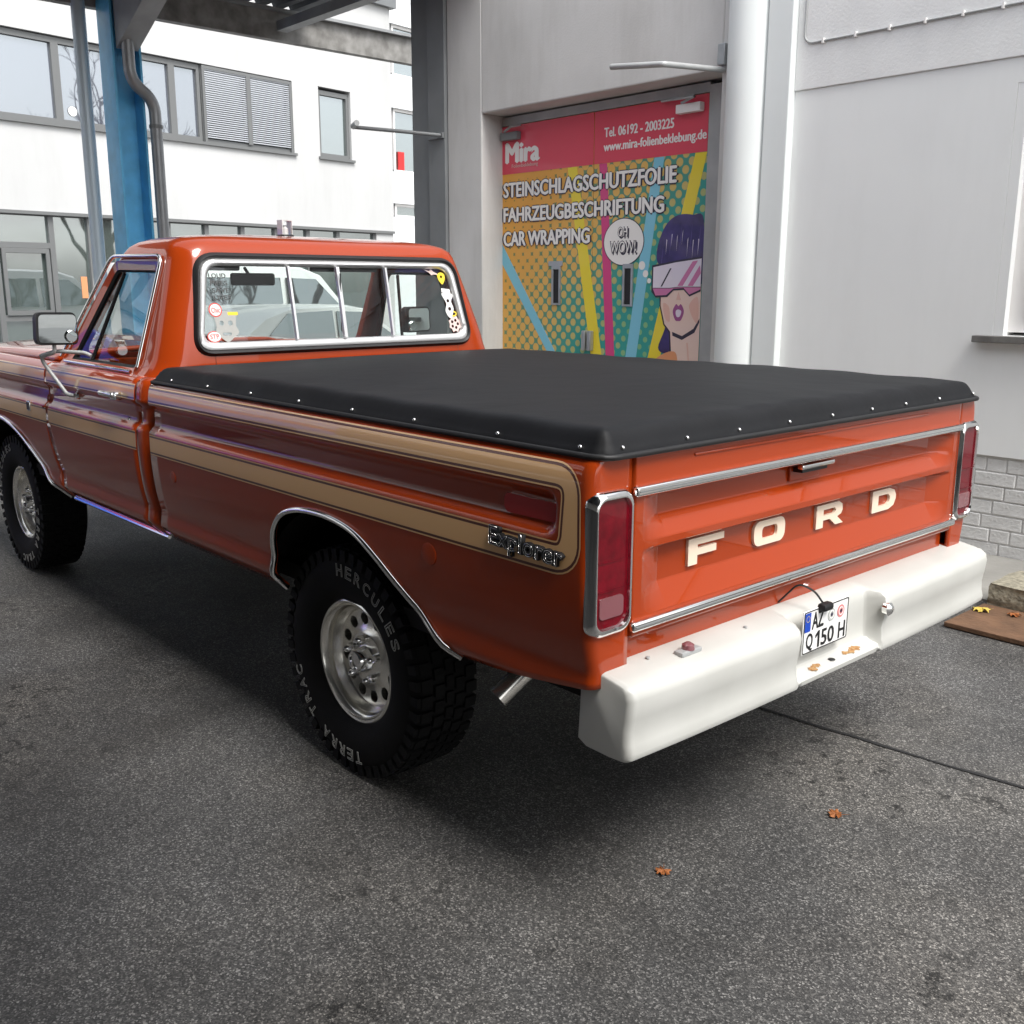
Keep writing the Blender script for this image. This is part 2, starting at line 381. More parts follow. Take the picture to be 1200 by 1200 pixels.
def prism_bm(bm, poly, axis, a, b, fa=None):
    def mk(u, v, w): return {'x': (w, u, v), 'y': (u, w, v), 'z': (u, v, w)}[axis]
    A = [bm.verts.new(mk(u, v, a)) for u, v in poly]; B = [bm.verts.new(mk(u, v, b)) for u, v in poly]
    n = len(poly); bm.faces.new(A); bm.faces.new(B)
    for k in range(n): bm.faces.new((A[k], A[(k+1) % n], B[(k+1) % n], B[k]))
def prism(name, poly, axis, a, b, m, parent=None, smooth=False, bevel=0):
    bm = bmesh.new(); prism_bm(bm, poly, axis, a, b)
    if bevel: bmesh.ops.bevel(bm, geom=[e for e in bm.edges if e.calc_face_angle(0) > .5 or True], offset=bevel, segments=2, affect='EDGES')
    return frombm(name, bm, m, parent, smooth or bevel > 0, 35)
def boolean(o, cutters, self_=False):
    for c in cutters:
        md = o.modifiers.new('cut', 'BOOLEAN'); md.operation = 'DIFFERENCE'; md.object = c; md.solver = 'EXACT'; md.use_self = self_; md.use_hole_tolerant = self_
    bpy.context.view_layer.update()
    me = bpy.data.meshes.new_from_object(o.evaluated_get(bpy.context.evaluated_depsgraph_get()))
    o.modifiers.clear(); o.data = me
    for c in cutters: bpy.data.objects.remove(c)
    return o
def copy_tree(o, parent=None, mx=None):
    c = o.copy(); COL.objects.link(c)
    if parent is not None: c.parent = parent
    for ch in o.children: copy_tree(ch, c)
    return c
def cubic(xs, ys):
    xs, ys = np.array(xs, float), np.array(ys, float); d = np.diff(ys)/np.diff(xs); t = np.zeros(len(xs))
    t[0], t[-1] = d[0], d[-1]
    for i in range(1, len(xs)-1): t[i] = 0 if d[i-1]*d[i] < 0 else 2*d[i-1]*d[i]/(d[i-1]+d[i]) if d[i-1]+d[i] else 0
    def f(x):
        x = min(max(x, xs[0]), xs[-1]); i = min(max(int(np.searchsorted(xs, x)-1), 0), len(xs)-2); h = xs[i+1]-xs[i]; s = (x-xs[i])/h
        return float((2*s**3-3*s**2+1)*ys[i]+(s**3-2*s**2+s)*h*t[i]+(-2*s**3+3*s**2)*ys[i+1]+(s**3-s**2)*h*t[i+1])
    return f
def sstep(a, b, x):
    t = min(max((x-a)/(b-a), 0), 1); return t*t*(3-2*t)

# ================================================================ THE SETTING
gp = pydata('ground', [(-200, -200, 0), (300, -200, 0), (300, 200, 0), (-200, 200, 0)], [(0, 1, 2, 3)], 'asphalt'); gp['kind'] = 'structure'
# concrete apron along the workshop wall, 4 mm proud of the asphalt
ap = box('pavement', -9, 9, -3.56, -2.62, -.05, .012, 'concrete'); ap['kind'] = 'structure'
# tar seam between two asphalt lanes
sv, sf = [], []
for i in range(61):
    x = 2.6-6.6*i/60; y = -.44-(2.6-x)*.075+random.uniform(-.006, .006)+.012*math.sin(x*3); w = .007+random.uniform(-.003, .004)
    sv += [(x, y-w, .004), (x, y+w, .004)]
    if i: sf.append((2*i-2, 2*i-1, 2*i+1, 2*i))
sm = pydata('ground_seam', sv, sf, 'seam'); sm['kind'] = 'structure'

# ================================================================ WORKSHOP (right): plane y = -3.55 faces the truck
WY = -3.55
wk = thing('workshop_building', 'white and grey plastered workshop with printed double door and white brick plinth', 'building', (2.5, WY, 0))
box('lower_wall', 1.06, 2.50, WY-.3, WY, .615, 2.857, 'wall_white', wk)
box('lower_wall', -.45, 1.06, WY-.3, WY, .615, 1.325, 'wall_white', wk)
box('lower_wall', -5, -.45, WY-.3, WY, .615, 2.857, 'wall_white', wk)
box('lower_wall', -.45, 1.06, WY-.3, WY, 2.72, 2.857, 'wall_white', wk)
box('upper_wall', -5, 2.50, WY-.3, WY+.012, 2.858, 5.0, 'wall_rough', wk, bevel=.004)
# plinth of white painted bricks
pl = box('plinth', -5, 3.03, WY-.3, WY-.022, 0, .614, 'mortar', wk)
bm = bmesh.new(); bm_box(bm, -.119, .119, -.03, .007, -.0395, .0395); bmesh.ops.bevel(bm, geom=list(bm.edges), offset=.005, segments=1, affect='EDGES')
me0 = bpy.data.meshes.new('brick'); bm.to_mesh(me0); bm.free(); me0.materials.append(MATS['brick_paint'])
bm = bmesh.new(); bm_box(bm, -.057, .057, -.03, .007, -.0395, .0395); bmesh.ops.bevel(bm, geom=list(bm.edges), offset=.005, segments=1, affect='EDGES')
meh = bpy.data.meshes.new('brick'); bm.to_mesh(meh); bm.free(); meh.materials.append(MATS['brick_paint'])
for row in range(7):
    z = .0395+.0865*row; x = 2.62-(.06 if row % 2 else 0); k = 0
    while x > -1.9:
        half = (k*7+row*3) % 5 == 2
        ln = .122 if half else .246
        b = bpy.data.objects.new('brick', meh if half else me0); COL.objects.link(b); b.parent = pl
        b.matrix_parent_inverse = Matrix()
        b.location = (x-ln/2, WY-.022+random.uniform(-.002, .003), z+random.uniform(-.002, .002)); b.rotation_euler = (random.uniform(-.01, .01), random.uniform(-.008, .008), random.uniform(-.006, .006))
        x -= ln; k += 1
# window with stone sill at the right edge
wn = box('window', -.40, 1.0, WY-.13, WY-.125, 1.36, 2.70, 'pane_low', wk)
boxes('window_frame', [(.90, 1.0, WY-.14, WY-.06, 1.345, 2.72), (-.45, .90, WY-.14, WY-.06, 1.345, 1.43), (-.45, .90, WY-.14, WY-.06, 2.64, 2.72), (.26, .34, WY-.14, WY-.062, 1.43, 2.64), (-.45, -.37, WY-.14, WY-.062, 1.43, 2.64)], 'white_ink', wn)
boxes('window_sash', [(.845, .895, WY-.12, WY-.048, 1.435, 2.635), (.35, .845, WY-.12, WY-.048, 1.435, 1.49), (.35, .845, WY-.12, WY-.048, 2.58, 2.635), (.345, .40, WY-.12, WY-.048, 1.491, 2.579)], 'white_ink', wn)
box('reveal', 1.0, 1.058, WY-.15, WY-.002, 1.326, 2.719, 'wall_white', wk)
box('window_sill', -.5, 1.15, WY-.15, WY+.07, 1.285, 1.324, 'sill_stone', wk, bevel=.004)
# cable with clips
cb = tube('cable', arc_pts([(2.44, WY+.02, 4.6), (2.44, WY+.02, 3.17), (2.40, WY+.02, 3.135), (-2.5, WY+.02, 3.13)], .05), .007, 'steel_light', wk, 8)
for x in np.arange(2.3, -1.5, -.225): box('cable_clip', x-.006, x+.006, WY+.012, WY+.035, 3.12, 3.15, 'white_ink', cb)
# flat pilaster and round column, both white
box('pilaster', 2.50, 2.69, WY-.2, WY+.07, 0, 5.0, 'pillar_white', wk, bevel=.008)
bm = bmesh.new(); prism_bm(bm, [(2.86+.175*math.cos(a), WY-.02+.17*math.sin(a)) for a in np.linspace(0, 2*PI, 40)[:-1]], 'z', 0, 5.0); frombm('round_column', bm, 'pillar_white', wk, True, 50)
# grey wall around the door
DX0, DX1, DZ, RY = 3.10, 5.69, 3.085, WY-.25
box('door_wall', 3.03, DX0, WY-.3, WY, 0, 5.0, 'wall_grey', wk, bevel=.01)
box('door_wall', DX1, 6.17, WY-.3, WY, 0, 5.0, 'wall_grey', wk, bevel=.012)
box('lintel', DX0, DX1, WY-.3, WY-.001, DZ, 5.0, 'wall_grey', wk, bevel=.012)
box('soffit', DX0, 6.17, WY-.5, WY-.27, DZ+.01, DZ+.3, 'wall_grey', wk)
box('back_wall', -5, 6.17, WY-.6, WY-.45, 0, 5.0, 'wall_grey', wk)
boxes('door_frame', [(5.665+.05, 5.80, RY-.1, RY+.004, 0, 3.05), (3.02, 3.385, RY-.1, RY+.006, 0, 3.05), (3.385, 5.715, RY-.1, RY+.004, 3.0, 3.07)], 'steel_light', wk)
# double door with print
DY = RY+.0
lv = []
for (xa, xb) in ((3.39, 4.548), (4.554, 5.712)):
    l = box('door_leaf', xa, xb, DY-.05, DY, .01, 2.995, 'halftone', wk, bevel=.002); lv.append(l)
    box('door_header', xa+.001, xb-.001, DY-.02, DY+.0025, 2.585, 2.993, 'door_red', l)
    cx = 4.14 if xa < 4 else 4.975
    boxes('vent_slot_frame', [(cx-.055, cx-.035, DY, DY+.012, 1.44, 1.78), (cx+.035, cx+.055, DY, DY+.012, 1.44, 1.78), (cx-.035, cx+.035, DY, DY+.012, 1.44, 1.455), (cx-.035, cx+.035, DY, DY+.012, 1.745, 1.78)], 'zinc', l)
    box('vent_slot', cx-.034, cx+.034, DY-.01, DY+.004, 1.456, 1.744, 'black', l)
box('door_plate', 4.90, 5.07, DY, DY+.010, 1.775, 1.815, 'zinc', lv[1])
for k, cx in enumerate((4.535, 4.60)): box('door_handle', cx-.022, cx+.022, DY, DY+.05, 1.06, 1.23, 'zinc', lv[0 if k == 0 else 1], bevel=.01)
for z in (2.62, 1.62, .5): lathe('hinge', [(-.07, .014), (.07, .014)], (5.716, DY+.012, z), 'zinc', lv[1], 'z', 10)
fmD = frame_map((5.712, DY, 0), (-1, 0, 0), (0, 0, 1))        # u = 5.712 - x, v = z
def ray_strip(name, xt, zt, xb, zb, w, m, leaf):
    ut, ub = 5.712-xt, 5.712-xb; k = (ub-ut)/(zb-zt); z0 = .03; u0 = ut+k*(z0-zt); wb = w*(1+.25)
    shape(name, [[(ut-w/2, zt), (ut+w/2, zt), (u0+wb/2, z0), (u0-wb/2, z0)]], fmD, m, leaf, .0012, .0006)
ray_strip('print_ray', 4.80, 2.583, 4.478, 1.0, .11, 'ink_yellow', lv[1])
ray_strip('print_ray', 4.445, 2.583, 4.321, 1.0, .085, 'ink_magenta', lv[0])
ray_strip('print_ray', 3.85, 2.583, 4.092, 1.02, .10, 'ink_cyan', lv[0])
ray_strip('print_ray', 3.445, 2.583, 3.845, 1.03, .11, 'ink_yellow', lv[0])
shape('print_ray', [[(.003, 2.0), (.003, 1.82), (.80, .80), (1.08, .42), (1.15, .42), (.90, .80), ]], fmD, 'ink_cyan', lv[1], .0012, .0006)
def lettering(s, xl, zb, xr, zt, m, ext, off=0, w0=.004, outline=None, **k):
    f2 = frame_map((xl, DY+w0, zb), (-1, 0, 0), (0, 0, 1))
    if outline:
        text('lettering', s, frame_map((xl, DY+w0-.0012, zb), (-1, 0, 0), (0, 0, 1)), xl-xr+.004, zt-zb, 'dark_ink', wk, .0008, 0, u0=-.002, v0=-.002, bold=.0215)
    return text('lettering', s, f2, xl-xr, zt-zb, m, wk, ext, off, **k)
lettering('STEINSCHLAGSCHUTZFOLIE', 5.667, 2.384, 3.675, 2.508, 'white_ink', .001, 0, outline=.055, bold=.0065)
lettering('FAHRZEUGBESCHRIFTUNG', 5.667, 2.170, 3.79, 2.292, 'white_ink', .001, 0, outline=.055, bold=.0065)
lettering('CAR WRAPPING', 5.667, 1.958, 4.585, 2.082, 'white_ink', .001, 0, outline=.055, bold=.0065)
lettering('Tel. 06192 - 2003225', 4.434, 2.785, 3.715, 2.857, 'white_ink', .001, 0, bold=.003)
lettering('www.mira-folienbeklebung.de', 4.438, 2.655, 3.402, 2.745, 'white_ink', .001, 0, bold=.003)
lettering('Mira', 5.635, 2.68, 5.21, 2.845, 'white_ink', .001, 0, bold=.014)
lettering('Folienbeklebung', 5.56, 2.625, 5.22, 2.665, 'sticker_pink', .001, 0)
# speech bubble
bub = shape('speech_bubble', [circ(5.712-4.20, 1.955, .222, .190, 40)], fmD, 'dark_ink', lv[0], .0012, .0022)
shape('bubble_fill', [circ(5.712-4.20, 1.955, .214, .183, 40)], fmD, 'white_ink', lv[0], .0012, .0030)
for (x, z, r) in ((3.995, 1.765, .034), (3.955, 1.70, .028), (3.915, 1.645, .02)):
    shape('bubble_dot', [circ(5.712-x, z, r)], fmD, 'white_ink', lv[0], .0012, .0026)
for dx, dz, m_, w_ in ((.012, -.014, 'dark_ink', .0045), (0, 0, 'dark_ink', .0050)):
    lettering('OH', 4.262-dx, 1.995+dz, 4.155-dx, 2.075+dz, m_, .0008, 0, w0=w_, bold=.0025)
    lettering('WOW!', 4.345-dx, 1.865+dz, 4.06-dx, 1.965+dz, m_, .0008, 0, w0=w_, bold=.0025)
lettering('OH', 4.260, 2.0, 4.158, 2.072, 'white_ink', .0008, .0, w0=.0064); lettering('WOW!', 4.338, 1.872, 4.068, 1.96, 'white_ink', .0008, .0, w0=.0064)
# printed head with bobbed hair and wide visor, cropped by the door edge
def fp(pts): return [(5.712-x, z) for x, z in pts]
HAIR = [(3.395, 2.09), (3.50, 2.135), (3.64, 2.14), (3.75, 2.08), (3.825, 1.95), (3.845, 1.82), (3.80, 1.72), (3.77, 1.45), (3.73, 1.30), (3.80, 1.12), (3.72, 1.08), (3.66, 1.16), (3.62, 1.5), (3.5, 1.6), (3.395, 1.6)]
shape('print_hair', [fp(smooth_loop(HAIR))], fmD, 'ink_purple', lv[0], .0012, .0022)
for q in ((3.70, 2.03), (3.60, 2.07), (3.50, 2.07), (3.78, 1.93), (3.42, 2.05)): shape('print_hair_strand', [fp([(q[0], q[1]), (q[0]+.02, q[1]-.22), (q[0]+.006, q[1]-.10)])], fmD, 'ink_strand', lv[0], .0006, .0036)
shape('print_face_line', [fp([(3.792, 1.62), (3.787, 1.45), (3.742, 1.308), (3.682, 1.248), (3.664, 1.05), (3.644, .80), (3.656, .80), (3.676, 1.05), (3.693, 1.242), (3.752, 1.303), (3.797, 1.45), (3.80, 1.62)])], fmD, 'dark_ink', lv[0], .0010, .0042)
shape('print_neck_line', [fp([(3.50, 1.17), (3.47, .95), (3.48, .95), (3.515, 1.17)])], fmD, 'ink_blush', lv[0], .0008, .0050)
shape('print_face', [fp([(3.392, 1.62), (3.79, 1.62), (3.785, 1.45), (3.74, 1.31), (3.68, 1.25), (3.66, 1.05), (3.64, .80), (3.392, .80)])], fmD, 'ink_skin', lv[0], .0010, .0038)
shape('print_blush', [fp(smooth_loop([(3.42, 1.52), (3.50, 1.46), (3.46, 1.36), (3.41, 1.33)]))], fmD, 'ink_blush', lv[0], .0008, .0050)
shape('print_blush', [fp(smooth_loop([(3.76, 1.47), (3.70, 1.44), (3.69, 1.33), (3.74, 1.36)]))], fmD, 'ink_blush', lv[0], .0008, .0050)
shape('print_shadow', [fp([(3.66, 1.25), (3.56, 1.22), (3.45, 1.28), (3.396, 1.36), (3.396, 1.33), (3.44, 1.25), (3.56, 1.19), (3.655, 1.22)])], fmD, 'dark_ink', lv[0], .0008, .0050)
shape('print_collar', [fp(smooth_loop([(3.86, .98), (3.75, 1.07), (3.62, 1.09), (3.60, .95), (3.66, .82), (3.84, .82)]))], fmD, 'ink_orange', lv[0], .0008, .0050)
shape('print_lips', [fp(smooth_loop([(3.66, 1.41), (3.63, 1.465), (3.605, 1.45), (3.58, 1.465), (3.55, 1.41), (3.575, 1.345), (3.605, 1.335), (3.635, 1.345)]))], fmD, 'ink_lip', lv[0], .0008, .0052)
shape('print_teeth', [fp(smooth_loop([(3.63, 1.41), (3.605, 1.425), (3.575, 1.41), (3.59, 1.37), (3.62, 1.37)]))], fmD, 'ink_lilac', lv[0], .0008, .0062)
shape('print_nose', [fp([(3.61, 1.56), (3.585, 1.50), (3.63, 1.50)])], fmD, 'ink_blush', lv[0], .0008, .0052)
VIS = [(3.885, 1.765), (3.64, 1.80), (3.394, 1.825), (3.394, 1.565), (3.50, 1.525), (3.56, 1.575), (3.66, 1.57), (3.72, 1.52), (3.84, 1.515), (3.885, 1.56)]
shape('print_visor', [fp(VIS)], fmD, 'dark_ink', lv[0], .0008, .0064)
shape('print_visor', [fp([(3.87, 1.75), (3.64, 1.785), (3.396, 1.81), (3.396, 1.60), (3.60, 1.60), (3.70, 1.59), (3.87, 1.59)])], fmD, 'ink_lilac', lv[0], .0008, .0074)
shape('print_visor', [fp([(3.87, 1.585), (3.70, 1.585), (3.60, 1.595), (3.396, 1.595), (3.396, 1.58), (3.50, 1.54), (3.56, 1.59), (3.66, 1.585), (3.73, 1.535), (3.84, 1.53)])], fmD, 'ink_pink', lv[0], .0008, .0076)
shape('print_glint', [fp([(3.62, 1.605), (3.48, 1.79), (3.43, 1.795), (3.57, 1.605)])], fmD, 'ink_pink', lv[0], .0008, .0084)
shape('print_glint', [fp([(3.52, 1.605), (3.41, 1.76), (3.398, 1.70), (3.47, 1.605)])], fmD, 'ink_pink', lv[0], .0008, .0084)
shape('print_glint', [fp([(3.79, 1.60), (3.70, 1.74), (3.685, 1.74), (3.775, 1.60)])], fmD, 'dark_ink', lv[0], .0008, .0084)
for k in range(7):
    x = 3.43+.052*k; q = random.uniform(-.03, .03); shape('print_hair_shine', [fp([(x, 2.0-.012*abs(k-3)+q), (x+.010, 1.86+q*2), (x+.007, 1.97+q)])], fmD, 'ink_lilac', lv[0], .0006, .0040)
# door closers
for (xa, xb, leaf, m_) in ((5.44, 5.66, lv[1], 'steel_grey'), (3.43, 3.66, lv[0], 'white_ink')):
    c_ = box('door_closer', xa, xb, DY+.003, DY+.06, 2.87, 2.935, m_, leaf, bevel=.006)
    a_ = tube('closer_arm', [(xb-.05, DY+.05, 2.945), (xb-.22 if xa > 5 else xa-.0, DY+.13, 2.96), (xa-.02 if xa > 5 else xb+.16, DY+.03, 2.985)], .011, 'zinc', leaf, 8)
# corner post of dark grey steel at the end of the workshop
box('corner_post', 6.175, 6.42, WY-.26, WY+.03, 0, 5.2, 'steel_grey', wk, bevel=.006)
box('corner_post', 6.42, 6.73, WY-.10, WY-.02, 0, 5.2, 'steel_grey', wk, bevel=.004)
# thin arms fixed to the wall
a1 = thing('bracket_arm', 'thin bent steel arm on small wall bracket above printed door', 'bracket', (3.08, WY, 3.06))
box('mount', 3.05, 3.11, WY+.0, WY+.05, 3.10, 3.24, 'zinc', a1, bevel=.006)
tube('arm', arc_pts([(3.075, WY+.02, 3.07), (3.10, -2.98, 3.035), (3.10, -2.92, 3.03), (3.55, -2.90, 3.075)], .05), .020, 'steel_light', a1, 8)
a2 = thing('bracket_arm', 'thin steel arm with short end piece fixed on dark corner post', 'bracket', (6.3, WY+.03, 2.95))
box('mount', 6.18, 6.40, WY+.03, WY+.055, 2.925, 2.975, 'steel_grey', a2, bevel=.004)
tube('arm', [(6.2, WY+.06, 2.95), (6.36, -3.2, 2.97), (6.68, -2.86, 3.01)], .017, 'steel_grey', a2, 8)
tube('arm_end', [(6.68, -2.86, 3.015), (6.56, -2.82, 3.03)], .026, 'steel_light', a2, 8)

# ================================================================ CANOPY on blue columns
cp = thing('canopy', 'grey steel canopy with ribbed roof on blue columns in front of workshop', 'canopy', (8.4, -1.45, 0))
CX0, CX1, CY0, CY1, CZ = 5.5, 8.62, -3.5, 4.3, 4.42
nx = []
for i in range(int((CY1-CY0)/.2)):
    y = CY0+.2*i; nx += [(y, 0), (y+.09, 0), (y+.11, .045), (y+.18, .045)]
grid('roof_sheet', [[(x, y, CZ+h) for y, h in nx] for x in (CX0, CX1)], 'canopy_dark', cp, False, .004)
box('roof_top', CX0-.02, CX1+.02, CY0, CY1+.02, CZ+.09, CZ+.17, 'canopy_steel', cp)
box('fascia_beam', CX1-.10, CX1, CY0-1.5, CY1, 4.09, 4.36, 'fascia', cp)
box('fascia_flange', CX1-.16, CX1+.03, CY0-1.5, CY1, 4.361, 4.39, 'canopy_steel', cp)
for x in (5.7, 7.0): box('purlin', x-.05, x+.05, CY0, CY1, 4.26, 4.40, 'canopy_dark', cp)
for y in (-3.2, -1.46, .5, 2.2, 4.2): box('rafter', CX0, CX1-.17, y-.06, y+.06, 4.16, 4.255, 'canopy_steel', cp)
cols = []
for y in (-1.45,):
    # an I section: two flanges across x, web between
    c0 = boxes('column', [(8.22, 8.52, y+.115, y+.135, 0, 4.15), (8.22, 8.52, y-.135, y-.115, 0, 4.15), (8.40, 8.42, y-.115, y+.115, 0, 4.15)], 'blue_light', cp)
    prism('haunch', [(8.21, 3.70), (8.21, 4.155), (7.2, 4.155)], 'y', y-.10, y+.10, 'canopy_steel', cp)
    cols.append(c0)
    lathe('base_plate', [(0, .22), (.02, .22)], (8.37, y, 0), 'steel_grey', cp, 'z', 4)
y = -1.45
dp = tube('downpipe', arc_pts([(8.12, y+.03, 4.4), (8.12, y+.03, 3.42), (8.16, y-.20, 3.28), (8.16, y-.20, 0)], .14, 8), .055, 'pipe_grey', cp, 14)
for z in (3.05, 1.9, .8): lathe('pipe_clamp', [(-.015, .062), (.015, .062)], (8.16, y-.20, z), 'steel_grey', dp, 'z', 16)
tube('downpipe', [(8.52, y+.30, 4.3), (8.52, y+.30, 0)], .062, 'pipe_pale', cp, 14)

# unseen shed added left of the yard to shade the pickup's flank and reflections
sh = thing('added_shade_shed', 'unseen shed roof with concrete back wall, added to shade the pickup flank', 'shed', (-2, 7.4, 0))
WX0, WX1, WY0, WY1 = -13.0, 5.4, 1.85, 7.4
nx = []
for i in range(int((WY1-WY0)/.2)):
    y = WY0+.2*i; nx += [(y, 0), (y+.09, 0), (y+.11, .045), (y+.18, .045)]
grid('roof_sheet', [[(x, y, CZ+h) for y, h in nx] for x in (WX0, WX1)], 'canopy_dark', sh, False, .004)
box('roof_top', WX0-.02, WX1, WY0, WY1+.02, CZ+.09, CZ+.17, 'canopy_steel', sh)
for x in (-12.6, -9.6, -6.4, -3.4, -.4, 2.4, 5.2): box('purlin', x-.05, x+.05, WY0, WY1, 4.26, 4.40, 'canopy_dark', sh)
for y in (1.95, 7.25): box('rafter', WX0, WX1, y-.06, y+.06, 4.12, 4.255, 'canopy_steel', sh)
box('back_wall', WX0, WX1, WY1+.03, WY1+.25, 0, CZ+.1, 'concrete', sh)

# ================================================================ OFFICE BUILDING behind
F0 = Vector((18.259, -3.01, 0)); dF = Vector((.15234, -.98833, 0)); nF = Vector((-.98833, -.15234, 0))
def FT(s, o, z): return F0+dF*s+nF*o+Vector((0, 0, z))
of = thing('office_building', 'white rendered office block with grey ribbon windows behind the canopy', 'building', tuple(F0))
SL = -26
def fbox(n_, s0, s1, o0, o1, z0, z1, m_, parent, **k): return box(n_, s0, s1, o0, o1, z0, z1, m_, parent, T=FT, **k)
fbox('wall', SL, 9.78, -.4, 0, 0, .45, 'facade', of)
fbox('wall', SL, 9.78, -.4, 0, 2.90, 4.44, 'facade', of)
fbox('wall', SL, 9.78, -.4, 0, 5.96, 8.0, 'facade', of)
fbox('wall', 6.76, 7.50, -.4, 0, 4.44, 5.96, 'facade', of)
fbox('wall', 8.46, 9.78, -.4, 0, 4.44, 5.96, 'facade', of)
fbox('wall', 9.2, 9.77, -.4, -.02, .45, 2.90, 'facade', of)
fbox('side_wall', 9.38, 9.775, -9, -.41, 0, 8.0, 'facade', of)
fbox('roof', SL, 9.9, -9, .12, 8.0, 8.2, 'steel_grey', of)
fbox('room_back', SL, 9.3, -3.0, -2.9, .0, 7.9, 'interior', of)
def window_row(z0, z1, mull, pm, dep=.12, fr=.055, trans=None):
    for a, b in zip(mull, mull[1:]):
        w = fbox('window', a, b, -dep-.01, -dep, z0, z1, pm, of)
        L_ = [(a, a+fr, -dep-.02, -dep+.06, z0, z1), (b-fr, b, -dep-.02, -dep+.06, z0, z1), (a+fr, b-fr, -dep-.02, -dep+.06, z0, z0+fr*1.3), (a+fr, b-fr, -dep-.02, -dep+.06, z1-fr*1.4, z1)]
        for tz in (trans or {}).get(round(a, 2), []): L_.append((a+fr, b-fr, -dep-.02, -dep+.058, tz-.05, tz+.05))
        boxes('window_frame', L_, 'frame_grey', w, T=FT)
window_row(4.46, 5.94, [-10.2, -8.6, -7.1, -5.6, -4.1, -2.6, -1.1, .02, 1.43, 2.62, 3.80, 4.44], 'pane_up', fr=.07)
window_row(4.46, 5.94, [4.46, 5.6, 6.74], 'pane_dark', fr=.06)
window_row(4.46, 5.90, [7.52, 8.44], 'pane_low', fr=.07)
window_row(.46, 2.89, [-9.2, -7.6, -6.1, -4.6, -3.1, -1.6, .02, 1.06, 1.82, 2.6, 3.5, 4.4, 5.3, 6.2, 7.1, 8.0, 9.18], 'pane_low', fr=.05, trans={.02: [2.3, 1.0], -1.6: [2.3], -3.1: [2.3], -4.6: [2.3]})
dw = boxes('door_sash', [(.10, .17, -.06, -.03, 1.06, 2.24), (.90, .97, -.06, -.03, 1.06, 2.24), (.17, .90, -.06, -.03, 1.06, 1.14), (.17, .90, -.06, -.03, 2.16, 2.24)], 'frame_grey', of, T=FT)
fbox('notice', 1.58, 1.70, -.118, -.112, 1.35, 1.75, 'ink_orange', of)
shape('round_sticker', [circ(0, 0, .085)], frame_map(FT(1.70, -.105, 4.72), dF, (0, 0, 1)), 'white_ink', of, .002)
# venetian blinds: slats too fine to pick apart
bl = boxes('blinds', [(4.54, 6.70, -.06, -.02, z, z+.022) for z in np.arange(4.56, 5.88, .042)], 'blind', of, T=FT); bl['kind'] = 'stuff'
boxes('blind_rail', [(4.47, 4.53, -.07, -.005, 4.46, 5.94), (6.69, 6.745, -.07, -.005, 4.46, 5.94), (4.53, 6.69, -.07, -.005, 5.88, 5.94), (5.55, 5.66, -.015, -.006, 4.52, 5.88)], 'frame_grey', of, T=FT)
fbox('window_sill', 7.45, 8.52, -.1, .06, 4.40, 4.455, 'frame_grey', of); fbox('window_sill', -10.3, 6.80, -.1, .06, 4.40, 4.455, 'frame_grey', of)
fbox('soffit_band', SL, 9.79, -.2, .03, 2.84, 2.90, 'frame_grey', of)
# the taller block behind the corner
fb = thing('rear_building', 'pale block with ribbon windows behind corner of the white office', 'building', tuple(FT(16, -4, 0)))
for z0, z1 in ((0, 3.6), (4.0, 4.9), (6.7, 7.6), (9.0, 11)): fbox('wall', 9.9, 32, -4.4, -4, z0, z1, 'plaster_pale', fb)
for z0, z1 in ((3.6, 4.0), (4.9, 6.7), (7.6, 9.0)):
    for k in range(9):
        a = 12.9+k*.95
        w = fbox('window', a, a+.95, -4.2, -4.15, z0, z1, 'pane_dark' if k % 2 == 0 else 'pane_low', fb)
        boxes('window_frame', [(a, a+.07, -4.16, -4.08, z0, z1), (a+.07, a+.95, -4.16, -4.08, z1-.08, z1), (a+.07, a+.95, -4.16, -4.08, z0, z0+.07)], 'white_ink' if k % 2 else 'frame_grey', w, T=FT)
fbox('window_decoration', 14.05, 14.3, -4.13, -4.1, 4.95, 5.5, 'red_object', fb)

